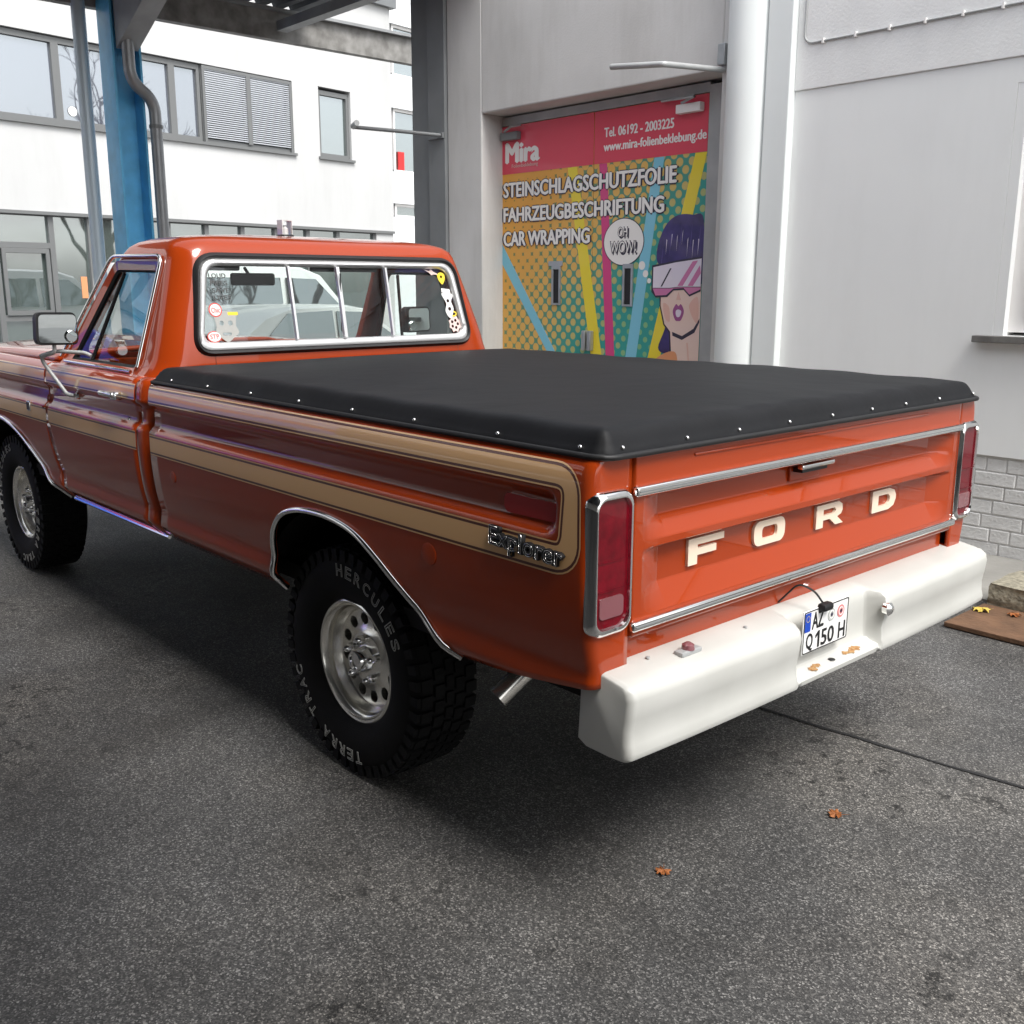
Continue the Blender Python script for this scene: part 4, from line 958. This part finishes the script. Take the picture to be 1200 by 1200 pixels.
for (u, m_) in ((.145, 'seal_grey'), (.195, 'seal_red')):
    shape('plate_seal', [circ(u, .092, .019, n=24)], fP, m_, NP, .0008, .0002); shape('plate_seal_ring', [circ(u, .092, .013, n=24), circ(u, .092, .010, n=24)], fP, 'plate_white', NP, .0004, .0012)
    shape('plate_seal_mark', [circ(u, .092, .006, n=8)], fP, 'dark_ink', NP, .0004, .0012)
cam_ = box('plate_light', -.112, -.084, .088, .138, .712, .735, 'black', tk, bevel=.008)
tube('light_cable', arc_pts([(-.092, .118, .733), (-.07, .128, .765), (-.03, .150, .785), (.02, .17, .72)], .03), .003, 'black', cam_, 6)

# ---- wheels
HX, WB, TR, HZ = 1.162, 3.379, .392, .392
def blk(bm, r0, r1, a0, a1, y0, y1, c):
    vs = [bm.verts.new((c[0]+r*math.cos(a), c[1]+y, c[2]+r*math.sin(a))) for r in (r0, r1) for a in (a0, a1) for y in (y0, y1)]
    for q in ((0, 1, 3, 2), (4, 6, 7, 5), (0, 4, 5, 1), (2, 3, 7, 6), (0, 2, 6, 4), (1, 5, 7, 3)): bm.faces.new([vs[i] for i in q])
def wheel_at(cx, s):
    """outer rim face at |y| = .872"""
    c = (cx, 0, HZ); yo = .872
    def yy(v): return s*v
    T = [(.66, .20), (.655, .235), (.645, .28), (.645, .33), (.662, .365), (.682, .378), (.72, .381), (.76, .382), (.82, .381), (.868, .377), (.893, .362), (.905, .33), (.907, .29), (.900, .25), (.885, .222), (.873, .211), (.860, .200)]
    bm = bmesh.new(); R = lathe_bm(bm, [(yy(a), b) for a, b in T], c, 'y', 72)
    W_ = frombm('wheel', bm, 'tyre', tk, True, 40)
    # tread blocks
    bm = bmesh.new(); N = 46
    for k in range(N):
        a = 2*PI*k/N; da = 2*PI/N
        for (y0, y1, sh) in ((.672, .715, 0), (.722, .757, .5), (.764, .794, .2), (.801, .838, .6), (.845, .888, .1)):
            aa = a+da*sh; e0, e1 = yy(y0), yy(y1)
            blk(bm, .376, .3915 if .70 < y0 < .84 else .389, aa, aa+da*.66, min(e0, e1), max(e0, e1), c)
        # shoulder lugs running down the sidewall
        aa = a+da*.1; blk(bm, .345, .3845, aa, aa+da*.58, min(yy(.872), yy(.903)), max(yy(.872), yy(.903)), c)
    tr = frombm('tread', bm, 'tyre', W_); tr['kind'] = 'stuff'
    # rim barrel, lip, recessed disc with round holes
    RP = [(.64, .196), (.66, .205), (.845, .203), (.862, .208), (.874, .211), (.877, .206), (.875, .199), (.862, .193), (.858, .188), (.835, .186), (.845, .180), (.818, .174), (.81, .168)]
    bm = bmesh.new(); lathe_bm(bm, [(yy(a), b) for a, b in RP], c, 'y', 72); rim = frombm('rim', bm, 'alu', W_, True, 28)
    DP = [(a+.038, r) for a, r in [(.765, .172), (.775, .165), (.778, .155), (.776, .118), (.782, .098), (.790, .088), (.792, .070), (.792, .040), (.76, .040), (.755, .165)]]
    bm = bmesh.new(); R = lathe_bm(bm, [(yy(a), b) for a, b in DP], c, 'y', 72)
    for k in range(72): bm.faces.new((R[-1][k], R[-1][(k+1) % 72], R[0][(k+1) % 72], R[0][k]))
    disc = frombm('wheel_disc', bm, 'alu', W_, True, 30)
    bm = bmesh.new()
    for k in range(12):
        a = 2*PI*(k+.5)/12+.1; p = (c[0]+.134*math.cos(a), 0, c[2]+.134*math.sin(a))
        Rr = lathe_bm(bm, [(yy(.70), .0215), (yy(.90), .0215)], p, 'y', 16); bm.faces.new(Rr[0]); bm.faces.new(Rr[1])
    cut = frombm('cut', bm, 'black'); boolean(disc, [cut])
    bm = bmesh.new(); Rr = lathe_bm(bm, [(yy(.70), .20), (yy(.71), .20)], c, 'y', 40); bm.faces.new(Rr[0]); bm.faces.new(Rr[1]); frombm('brake_drum', bm, 'black', W_)
    hp = [(.79, .046), (.80, .046), (.81, .041), (.835, .038), (.84, .034), (.84, .027), (.833, .025), (.833, .001)]
    hb = lathe('hub_cap', [(yy(a+.036), b) for a, b in hp], c, 'chrome', W_, n=32, caps=False)
    for k in range(5):
        a = 2*PI*k/5+.35; p = (c[0]+.0715*math.cos(a), 0, c[2]+.0715*math.sin(a))
        lathe('lug_nut', [(yy(.828), .015), (yy(.833), .016), (yy(.863), .0115), (yy(.870), .006), (yy(.871), .001)], p, 'chrome', W_, n=12, caps=False)
    # outlined sidewall lettering
    if s > 0:
        def arc_text(word, amid, span, flipd):
            n_ = len(word)
            for i, ch in enumerate(word):
                if ch == ' ': continue
                t = (i+.5)/n_-.5; a = amid-span*t                 # clockwise as seen from outside (left side: +X is to the left)
                rr = .318
                th = a
                # viewed from +Y, screen right = -X: screen angle th measured from screen right
                ctr = Vector((c[0]-rr*math.cos(th), .9085, c[2]+rr*math.sin(th)))
                rad_ = Vector((-math.cos(th), 0, math.sin(th))); tan_ = Vector((-math.sin(th), 0, -math.cos(th)))
                xd, yd = (tan_, rad_)
                text('sidewall_letter', ch, frame_map(ctr-xd*.018-yd*.021, xd, yd), .036, .042, 'tyre_letter', W_, .002, outline=.022)
        if cx < 3:
            arc_text('HERCULES', math.radians(60), math.radians(76), False); arc_text('TERRA TRAC', math.radians(240), math.radians(90), False)
        else:
            arc_text('HERCULES', math.radians(140), math.radians(86), False); arc_text('TERRA TRAC', math.radians(316), math.radians(100), False)
    return W_
for cx in (HX, HX+WB):
    for s in (1, -1): wheel_at(cx, s)
# wheel housings and underbody
for cx in (HX, HX+WB):
    for s in (1, -1):
        bm = bmesh.new(); A = []
        for y in (.50, .895):
            A.append([bm.verts.new((cx-.06+(.60 if y > .8 else .58)*math.cos(a), s*y, .48+(.445 if y > .8 else .43)*math.sin(a))) for a in np.linspace(.22, PI-.22, 24)])
        for k in range(23): bm.faces.new((A[0][k], A[0][k+1], A[1][k+1], A[1][k]))
        bm.faces.new(A[0]); frombm('wheel_housing', bm, 'under', tk, True, 60)
for s in (1, -1): box('frame_rail', .12, 5.2, s*.40, s*.50, .46, .60, 'under', tk)
box('underbody', .05, 5.2, -.88, .88, .60, .655, 'under', tk)
tube('rear_axle', [(HX, -.80, HZ), (HX, .80, HZ)], .055, 'under', tk, 12); lathe('differential', [(-.16, .06), (-.1, .15), (.1, .15), (.16, .06)], (HX, 0, HZ), 'under', tk)
tube('front_axle', [(HX+WB, -.80, HZ), (HX+WB, .80, HZ)], .05, 'under', tk, 12)
tube('tail_pipe', arc_pts([(1.2, .50, .52), (.55, .50, .59), (.42, .60, .60), (.42, .74, .585), (  .455, .865, .485)], .12, 6), .032, 'alu', tk, 16)

lathe('spare_wheel', [(-.10, .20), (-.10, .34), (-.06, .375), (.06, .375), (.10, .34), (.10, .20)], (.52, 0, .50), 'tyre', tk, 'z', 40)  # spare wheel and tanks, unseen, added to darken the ground under the truck
box('fuel_tank', 1.75, 2.55, .40, .66, .47, .60, 'under', tk, bevel=.04)
box('fuel_tank', 1.75, 2.55, -.66, -.40, .47, .60, 'under', tk, bevel=.04)
box('transmission', 2.6, 4.4, -.25, .25, .40, .60, 'under', tk, bevel=.05)
for s in (1, -1): tube('leaf_spring', [(HX-.62, s*.55, .52), (HX-.3, s*.55, .44), (HX, s*.55, .42), (HX+.3, s*.55, .44), (HX+.62, s*.55, .52)], .035, 'under', tk, 8)

# ---- cab: upper shell
GZ = [1.10, 1.15, 1.19, 1.215, 1.235, 1.255, 1.28, 1.31, 1.36, 1.42, 1.50, 1.58, 1.66, 1.71, 1.745, 1.772, 1.792, 1.808, 1.820, 1.829, 1.834]
hwf = cubic([1.10, 1.19, 1.215, 1.235, 1.26, 1.30, 1.36, 1.50, 1.66, 1.72, 1.75, 1.775, 1.795, 1.81, 1.822, 1.830, 1.834], [.962, .958, .948, .930, .909, .890, .872, .828, .778, .759, .748, .733, .705, .655, .55, .38, .15])
xrf = cubic([1.10, 1.20, 1.35, 1.50, 1.70, 1.745, 1.772, 1.792, 1.808, 1.82, 1.829, 1.834], [2.478, 2.480, 2.488, 2.512, 2.552, 2.564, 2.578, 2.602, 2.645, 2.72, 2.80, 2.87])
xff = cubic([1.10, 1.25, 1.31, 1.50, 1.66, 1.74, 1.772, 1.792, 1.808, 1.82, 1.829, 1.834], [3.70, 3.66, 3.61, 3.44, 3.30, 3.225, 3.19, 3.15, 3.10, 3.05, 3.0, 2.95])
def ring(z, ins=0):
    hw, xr_, xf_ = hwf(z)-ins, xrf(z)+ins, xff(z)-ins
    rr = min(.115, hw*.5, (xf_-xr_)*.45); rf = min(.10, hw*.5, (xf_-xr_)*.45); P = []
    def seg(a, b, n):
        for k in range(n): P.append((a[0]+(b[0]-a[0])*k/n, a[1]+(b[1]-a[1])*k/n))
    def arc(cx, cy, r, a0, n=8):
        for k in range(n): a = a0+PI/2*k/n; P.append((cx+r*math.cos(a), cy+r*math.sin(a)))
    bulge = .012*(1-ins)     # gentle bow of the back panel
    arc(xf_-rf, hw-rf, rf, 0); seg((xf_-rf, hw), (xr_+rr, hw), 14); arc(xr_+rr, hw-rr, rr, PI/2)
    seg((xr_, hw-rr), (xr_, -hw+rr), 22); arc(xr_+rr, -hw+rr, rr, PI); seg((xr_+rr, -hw), (xf_-rf, -hw), 14); arc(xf_-rf, -hw+rf, rf, 1.5*PI); seg((xf_, -hw+rf), (xf_, hw-rf), 22)
    return P
bm = bmesh.new(); rings = []
for z in GZ: rings.append([bm.verts.new((x, y, z)) for x, y in ring(z)])
for A, B in zip(rings, rings[1:]):
    n = len(A)
    for k in range(n): bm.faces.new((A[k], A[(k+1) % n], B[(k+1) % n], B[k]))
bm.faces.new(rings[-1])
bmesh.ops.recalc_face_normals(bm, faces=bm.faces)
CAB = frombm('cab_shell', bm, 'paint', tk, True, 60)
sd_ = CAB.modifiers.new('s', 'SOLIDIFY'); sd_.thickness = .035; sd_.offset = -1
# openings
SIDE = round_poly([(2.712, 1.225), (2.712, 1.705), (3.225, 1.715), (3.585, 1.27), (3.60, 1.225)], [.02, .05, .04, .03, .0], 5)
REAR = round_poly([(-.735, 1.335), (.735, 1.335), (.672, 1.722), (-.672, 1.722)], .075, 8)
FRONT = round_poly([(-.80, 1.275), (.80, 1.275), (.685, 1.705), (-.685, 1.705)], .06, 6)
def cutter(poly, ax, a, b):
    bm = bmesh.new(); prism_bm(bm, poly, ax, a, b); return frombm('cut', bm, 'black')
boolean(CAB, [cutter(SIDE, 'y', -1.3, 1.3), cutter(REAR, 'x', 2.3, 2.72), cutter(FRONT, 'x', 2.95, 3.9)], True)
for p in CAB.data.polygons: p.use_smooth = True
CAB.data.set_sharp_from_angle(angle=math.radians(38))
tube('roof_seam', [(xrf(1.765)+.004+.0, y, 1.765) for y in np.linspace(-.60, .60, 5)], .0012, 'pin', CAB, 5)
for s in (1, -1): tube('panel_seam', [(xrf(z)+.0003, s*.655, z) for z in (1.25, 1.29, 1.318)], .0015, 'pin', CAB, 5)
# little roof lamp box
RLY = -.03
rl = box('roof_lamp_base', 3.02, 3.10, RLY-.03, RLY+.03, 1.826, 1.85, 'black', tk, bevel=.006)
boxes('roof_lamp', [(3.035, 3.085, RLY-.028, RLY-.025, 1.85, 1.915), (3.035, 3.085, RLY+.025, RLY+.028, 1.85, 1.915), (3.035, 3.085, RLY-.028, RLY+.028, 1.915, 1.919)], 'lens_white', rl)
lathe('roof_lamp_bulb', [(0, .018), (.03, .016), (.042, .005)], (3.06, RLY, 1.85), 'lens_white', rl, 'z', 14)
# ---- rear window
def RW(y, z, o=0): return (xrf(z)+.000+o, y, z)
def ring_between(name, A, B, o0, o1, m, parent, bulge=.006):
    P = []
    for a, b in zip(A, B):
        mid = ((a[0]+b[0])/2, (a[1]+b[1])/2)
        P.append([RW(*a, o0+.012), RW(*a, o0), RW(*mid, min(o0, o1)-bulge), RW(*b, o1), RW(*b, o1+.014)])
    P.append(P[0]); return grid(name, P, m, parent, True, 0, 70)
def inset(poly_fn, d): return poly_fn(d)
def rear_loop(d, r=.075):
    k = (.735-.672)/(1.722-1.335)
    return round_poly([(-.735+d, 1.335+d), (.735-d, 1.335+d), (.672-d, 1.722-d), (-.672+d, 1.722-d)], max(r-d*.6, .02), 8)
RWN = grid('rear_window', [[RW(y*(1-(z-1.38)*.0), z, .020) for z in (1.372, 1.45, 1.55, 1.688)] for y in (-.70, -.3, .3, .70)], 'car_glass', tk, False)
# trim the pane to the frame shape
bm = bmesh.new(); vs = [bm.verts.new(RW(y, z, .020)) for y, z in rear_loop(.035)]; bm.faces.new(vs); me_ = bpy.data.meshes.new('rear_window'); bm.to_mesh(me_); bm.free(); me_.materials.append(MATS['car_glass']); RWN.data = me_
ring_between('gasket', rear_loop(-.020, .085), rear_loop(.006), -.001, -.004, 'rubber', RWN, .011)
ring_between('window_frame', rear_loop(.006), rear_loop(.036), -.006, .004, 'alu_frame', RWN, .006)
for y, w in ((.262, .010), (.009, .016), (-.258, .010)):
    P = [[RW(y-w/2, z, .004), RW(y+w/2, z, .004)] for z in (1.372, 1.5, 1.6, 1.686)]
    d_ = grid('window_bar', P, 'alu_frame', RWN, False, .018)
box('bar_groove', xrf(1.53)-.005, xrf(1.53)+.002, .007, .010, 1.40, 1.66, 'black', RWN)
# stickers on the glass
tl_ = Vector((xrf(1.70)-xrf(1.37), 0, .33)).normalized()
def fG(y, z): return frame_map(RW(y, z, .012), (0, -1, 0), tl_)
for k, w_ in enumerate(('LOUD', 'PIPES', 'SAVE', 'LIVES')): text('sticker_text', w_, fG(.634-.012*k*.3, 1.636-.030*k), .078, .020, 'sticker_dark', RWN, .001, .02)
shape('sticker', [circ(0, 0, .030)], fG(.625, 1.505), 'sticker_red', RWN, .001); shape('sticker_fill', [circ(0, 0, .025)], fG(.625, 1.505), 'sticker_white', RWN, .001, .001); text('sticker_text', 'Chic', fG(.645, 1.495), .040, .020, 'sticker_red', RWN, .001, u0=0, v0=0, off=.0).location = (-.003, 0, 0)
shape('sticker', [rrect(0, .048, 0, .014, .004)], fG(.572, 1.482), 'sticker_yellow', RWN, .001)
shape('sticker', [smooth_loop([(-.05, .05), (-.02, .06), (.02, .06), (.05, .045), (.045, 0), (.055, -.03), (.03, -.05), (0, -.07), (-.03, -.05), (-.05, -.03), (-.045, 0)], 4), circ(-.02, .01, .011, n=10), circ(.02, .01, .011, n=10), rrect(-.02, .02, -.042, -.03, .004)], fG(.585, 1.440), 'sticker_grey', RWN, .001)
shape('sticker', [circ(0, 0, .032, .024)], fG(.645, 1.395), 'sticker_red', RWN, .001); shape('sticker_fill', [circ(0, 0, .028, .020)], fG(.645, 1.395), 'sticker_white', RWN, .001, .001); text('sticker_text', 'STP', fG(.665, 1.386), .040, .020, 'sticker_red', RWN, .001).location = (-.003, 0, 0)
shape('sticker', [[(-.05, .018), (-.01, .008), (.0, .022), (.014, .006), (.055, -.012), (.015, -.008), (0, -.012), (-.012, 0)]], fG(-.545, 1.668), 'sticker_pink', RWN, .001)
shape('sticker', [smooth_loop([(-.022, .016), (0, .026), (.022, .016), (.022, -.008), (.006, -.032), (-.004, -.03), (-.02, -.008)], 4), circ(0, .004, .007, n=8)], fG(-.604, 1.645), 'sticker_yellow', RWN, .001)
shape('sticker', [[(-.028, -.004), (.028, -.010), (.026, .010), (-.026, .016)]], fG(-.622, 1.578), 'sticker_white', RWN, .001)
shape('sticker', [smooth_loop([(-.035, .05), (.035, .045), (.02, .01), (.03, -.03), (.005, -.075), (-.022, -.04), (-.012, 0)], 4), circ(.0, .012, .009, n=8), circ(.005, -.028, .01, n=8)], fG(-.628, 1.520), 'sticker_white', RWN, .001)
shape('sticker', [circ(0, 0, .020, .014), circ(0, 0, .012, .007)], fG(-.655, 1.468), 'sticker_yellow', RWN, .001)
star = [((.040 if k % 2 else .032)*math.cos(2*PI*k/16), (.044 if k % 2 else .034)*math.sin(2*PI*k/16)) for k in range(16)]
shape('sticker', [star]+[circ(  .019*math.cos(a), .019*math.sin(a), .008, n=8) for a in np.linspace(0, 2*PI, 6)[:-1]], fG(-.655, 1.418), 'sticker_pink', RWN, .001)
# ---- windscreen
bm = bmesh.new(); vs = [bm.verts.new((xff(z)-.018, y, z)) for y, z in round_poly([(-.79, 1.285), (.79, 1.285), (.68, 1.698), (-.68, 1.698)], .05, 5)]; bm.faces.new(vs)
WS = frombm('windscreen', bm, 'car_glass', tk)
for s in (1, -1):
    # ---- door window: frame, glass, quarter light, drip rail
    def SP(x, z, o): return (x, s*(hwf(z)+o), z)
    A = SIDE; B = round_poly([(2.752, 1.262), (2.752, 1.668), (3.205, 1.675), (3.475, 1.31), (3.50, 1.262)], [.02, .035, .03, .03, 0], 5)
    P = [[SP(*a, -.036), SP(*a, -.003), SP(*b, -.012), SP(*b, -.034)] for a, b in zip(A, B)]; P.append(P[0])
    fr = grid('window_frame', P, 'paint', DOOR[s], True, 0, 40)
    C_ = round_poly([(2.762, 1.27), (2.762, 1.658), (3.198, 1.665), (3.462, 1.312), (3.485, 1.27)], [.02, .03, .03, .03, 0], 5)
    P = [[SP(*a, -.013), SP(*b, -.022), SP(*b, -.034)] for a, b in zip(B, C_)]; P.append(P[0]); grid('window_seal', P, 'rubber', DOOR[s], True, 0, 40)
    bm = bmesh.new(); vs = [bm.verts.new(SP(x, z, -.028)) for x, z in C_]; bm.faces.new(vs); frombm('door_glass', bm, 'car_glass', DOOR[s])
    tube('quarter_light_bar', [SP(3.27, 1.265, -.022), SP(3.13, 1.66, -.022)], .009, 'black_gloss', DOOR[s], 8)
    tube('sill_trim', [SP(2.735, 1.250, .006), SP(3.52, 1.252, .008)], .008, 'chrome', DOOR[s], 8)
    tube('drip_rail', arc_pts([SP(3.60, 1.27, .006), SP(3.245, 1.735, .010), SP(2.690, 1.728, .012), SP(2.690, 1.27, .006)], .045, 5), .0085, 'chrome', CAB, 8)
    # push-button handle
    hz_ = 1.155; hy = Y(2.8, hz_)
    dh = box('door_handle', 2.715, 2.865, s*(hy+.012), s*(hy+.040), hz_-.008, hz_+.014, 'chrome', DOOR[s], bevel=.008, seg=3)
    box('handle_bracket', 2.70, 2.76, s*(hy-.004), s*(hy+.030), hz_-.018, hz_+.016, 'chrome', DOOR[s], bevel=.007)
    lathe('door_lock', [(0, .011), (s*.004, .010)], (2.69, s*Y(2.69, 1.06), 1.055), 'chrome', DOOR[s], n=14)
    # ---- mirror on bent arm
    mr = prism('side_mirror', round_poly([(s*.925, 1.338), (s*1.112, 1.342), (s*1.104, 1.487), (s*.928, 1.485)] if s > 0 else [(s*.925, 1.338), (s*.928, 1.485), (s*1.104, 1.487), (s*1.112, 1.342)], .026, 5), 'x', 3.30, 3.345, 'black', tk, bevel=.004)
    pg = round_poly([(s*.936, 1.348), (s*1.102, 1.352), (s*1.094, 1.477), (s*.938, 1.475)], .02, 5); bm = bmesh.new(); bm.faces.new([bm.verts.new((3.297-.018+(abs(y)-.936)*.11, y, z)) for y, z in pg]); frombm('mirror_glass', bm, 'mirror', mr)
    lathe('blind_spot_mirror', [(-.008, .024), (-.005, .028), (0, .029)], (3.279, s*.965, 1.378), 'mirror', mr, 'x', 20)
    tube('mirror_arm', arc_pts([(3.32, s*1.03, 1.345), (3.32, s*1.03, 1.305), (3.40, s*1.075, 1.285), (3.30, s*1.0, 1.115), (3.27, s*.978, 1.11)], .05), .009, 'steel_light', mr, 8)
    tube('mirror_arm', arc_pts([(3.40, s*1.07, 1.287), (3.34, s*1.02, 1.312), (3.22, s*.93, 1.305), (3.20, s*.912, 1.292)], .04), .009, 'steel_light', mr, 8)
    lathe('arm_foot', [(0, .02), (s*.012, .014)], (3.275, s*Y(3.27, 1.11), 1.11), 'chrome', mr, n=14)
    # ---- front lights
    hl = lathe('headlight', [(-.01, .100), (.012, .098), (.02, .088), (.024, .03)], (5.36, s*.70, .98), 'lens_clear', tk, 'x', 28)
    lathe('headlight_ring', [(0, .118), (.018, .114), (.018, .100), (.0, .098)], (5.36, s*.70, .98), 'chrome', hl, 'x', 28)
    box('indicator', 5.35, 5.375, s*.60, s*.80, .80, .855, 'ink_orange', tk, bevel=.006)
# ---- bonnet, cowl, nose
hx_ = list(np.linspace(3.655, 5.30, 22))
P = []
for x in hx_:
    t = (x-3.655)/1.645; row = []
    for y in list(np.linspace(-.90, .90, 31)):
        z = 1.250+.040*(1-(abs(y)/.90)**2.5)-.030*t**2-.012*sstep(.86, .90, abs(y))+.014*sstep(.30, .26, abs(y))
        row.append((x, y, z))
    P.append(row)
P.append([(5.36, y*.985, z-.05) for _, y, z in P[-1]])
grid('bonnet', P, 'paint', tk, True, .02, 40)
box('cowl', 3.56, 3.66, -.88, .88, 1.20, 1.252, 'paint', tk, bevel=.01)
box('firewall', 3.60, 3.64, -.90, .90, .60, 1.22, 'under', tk)
box('nose_panel', 5.27, 5.34, -.93, .93, .66, 1.20, 'paint', tk, bevel=.02)
gr = box('grille', 5.335, 5.36, -.84, .84, .84, 1.12, 'black', tk)
boxes('grille_bars', [(5.355, 5.372, -.84, .84, z, z+.012) for z in np.linspace(.85, 1.10, 5)]+[(5.355, 5.374, y, y+.012, .84, 1.12) for y in (-.58, -.2, .19, .57)], 'chrome', gr)
box('front_bumper', 5.36, 5.50, -.98, .98, .52, .72, 'chrome', tk, bevel=.03, seg=3)
# ---- cab inside
box('cab_floor', 2.50, 3.66, -.88, .88, .60, .66, 'interior_dark', tk); box('cab_back_trim', 2.52, 2.54, -.86, .86, .62, 1.30, 'interior', tk)
box('seat_base', 2.72, 3.22, -.66, .66, .78, .94, 'interior', tk, bevel=.05, seg=3)
box('seat_back', 2.57, 2.72, -.66, .66, .85, 1.315, 'interior', tk, bevel=.05, seg=3)
db = box('dashboard', 3.32, 3.66, -.86, .86, .98, 1.215, 'interior_dark', tk, bevel=.05, seg=3)
box('dash_panel', 3.30, 3.325, .15, .72, 1.03, 1.16, 'black_gloss', db, bevel=.005)
cst = []
ctr, ax_ = Vector((3.10, .40, 1.195)), Vector((-.85, 0, .52)).normalized(); e1 = Vector((0, 1, 0)); e2 = ax_.cross(e1)
sw = tube('steering_wheel', [ctr+e1*.19*math.cos(a)+e2*.19*math.sin(a) for a in np.linspace(0, 2*PI, 33)[:-1]], .013, 'black', tk, 10, closed=True)
for a in (0.35, PI-.35, -PI/2): tube('spoke', [ctr, ctr+(e1*math.cos(a)-e2*math.sin(a))*.19], .012, 'black', sw, 8)
tube('steering_column', [ctr-ax_*.28, ctr+ax_*.02], .03, 'black', sw, 12)
rm = box('rear_view_mirror', 3.12, 3.14, .0, .24, 1.605, 1.665, 'interior', tk, bevel=.012, seg=3); tube('mirror_stem', [(3.14, .12, 1.635), (3.21, .12, 1.69)], .008, 'black', rm, 8)
for s in (1, -1):
    box('sun_visor', 3.10, 3.13, s*.20, s*.60, 1.675, 1.735, 'interior', tk, bevel=.008)
box('head_lining', 2.62, 3.2, -.66, .66, 1.768, 1.78, 'interior', tk)

# ================================================================ LOOSE THINGS ON THE GROUND
def leaf(x, y, size, rz, m, label, lobes=7, z=.004):
    bm = bmesh.new(); n_ = lobes*4; cv = bm.verts.new((0, 0, .010*size/.03)); R = []
    for k in range(n_):
        a = 2*PI*k/n_; r = size*(.62+.38*abs(math.cos(a*lobes/2))**1.5)*(1 if math.cos(a) > -.8 else .6)*random.uniform(.85, 1.1)
        R.append(bm.verts.new((r*math.cos(a), r*.85*math.sin(a), .012*size/.03*random.uniform(0, 1))))
    for k in range(n_): bm.faces.new((cv, R[k], R[(k+1) % n_]))
    T_ = [bm.verts.new(p) for p in ((-size*.5, .001, .004), (-size*.5, -.001, .004), (-size*1.35, 0, .008))]; bm.faces.new(T_)
    o = frombm('leaf', bm, m); o.location = (x, y, z); o.rotation_euler = (0, 0, rz)
    o.modifiers.new('t', 'SOLIDIFY').thickness = .0008
    tag(o, label, 'leaf', 'fallen leaves'); return o
leaf(-.085, -.06, .030, .6, 'leaf_brown', 'reddish brown fallen leaf on open asphalt behind the white bumper')
leaf(.072, .583, .026, 2.2, 'leaf_brown', 'small brown fallen leaf on asphalt nearest the bottom of the photo')
leaf(.47, -2.36, .05, 1.0, 'leaf_yellow', 'yellow fallen leaf lying by the concrete block at the board edge', z=.03)
leaf(.33, -2.40, .04, 2.6, 'leaf_brown', 'brown fallen leaf tucked between rusty board and concrete block', z=.03)
leaf(.24, -2.43, .05, .3, 'leaf_yellow', 'yellow brown fallen leaf below the front face of concrete block', z=.03)
bo = box('rusty_board', -.65, .52, -2.50, -2.06, .004, .028, 'rusty_board', None, bevel=.004)
tag(bo, 'flat rusty brown board lying on asphalt beside the wall', 'board')
bm = bmesh.new(); bm_box(bm, -.35, .50, -2.86, -2.50, .012, .14)
bmesh.ops.subdivide_edges(bm, edges=list(bm.edges), cuts=5, use_grid_fill=True)
for v in bm.verts: v.co += Vector((random.uniform(-1, 1), random.uniform(-1, 1), random.uniform(-.4, .6)))*.008; v.co.z = max(v.co.z, .0125)
cbk = frombm('concrete_block', bm, 'stone_block', None, True, 25); tag(cbk, 'rough exposed aggregate concrete block at the foot of brick plinth', 'block')
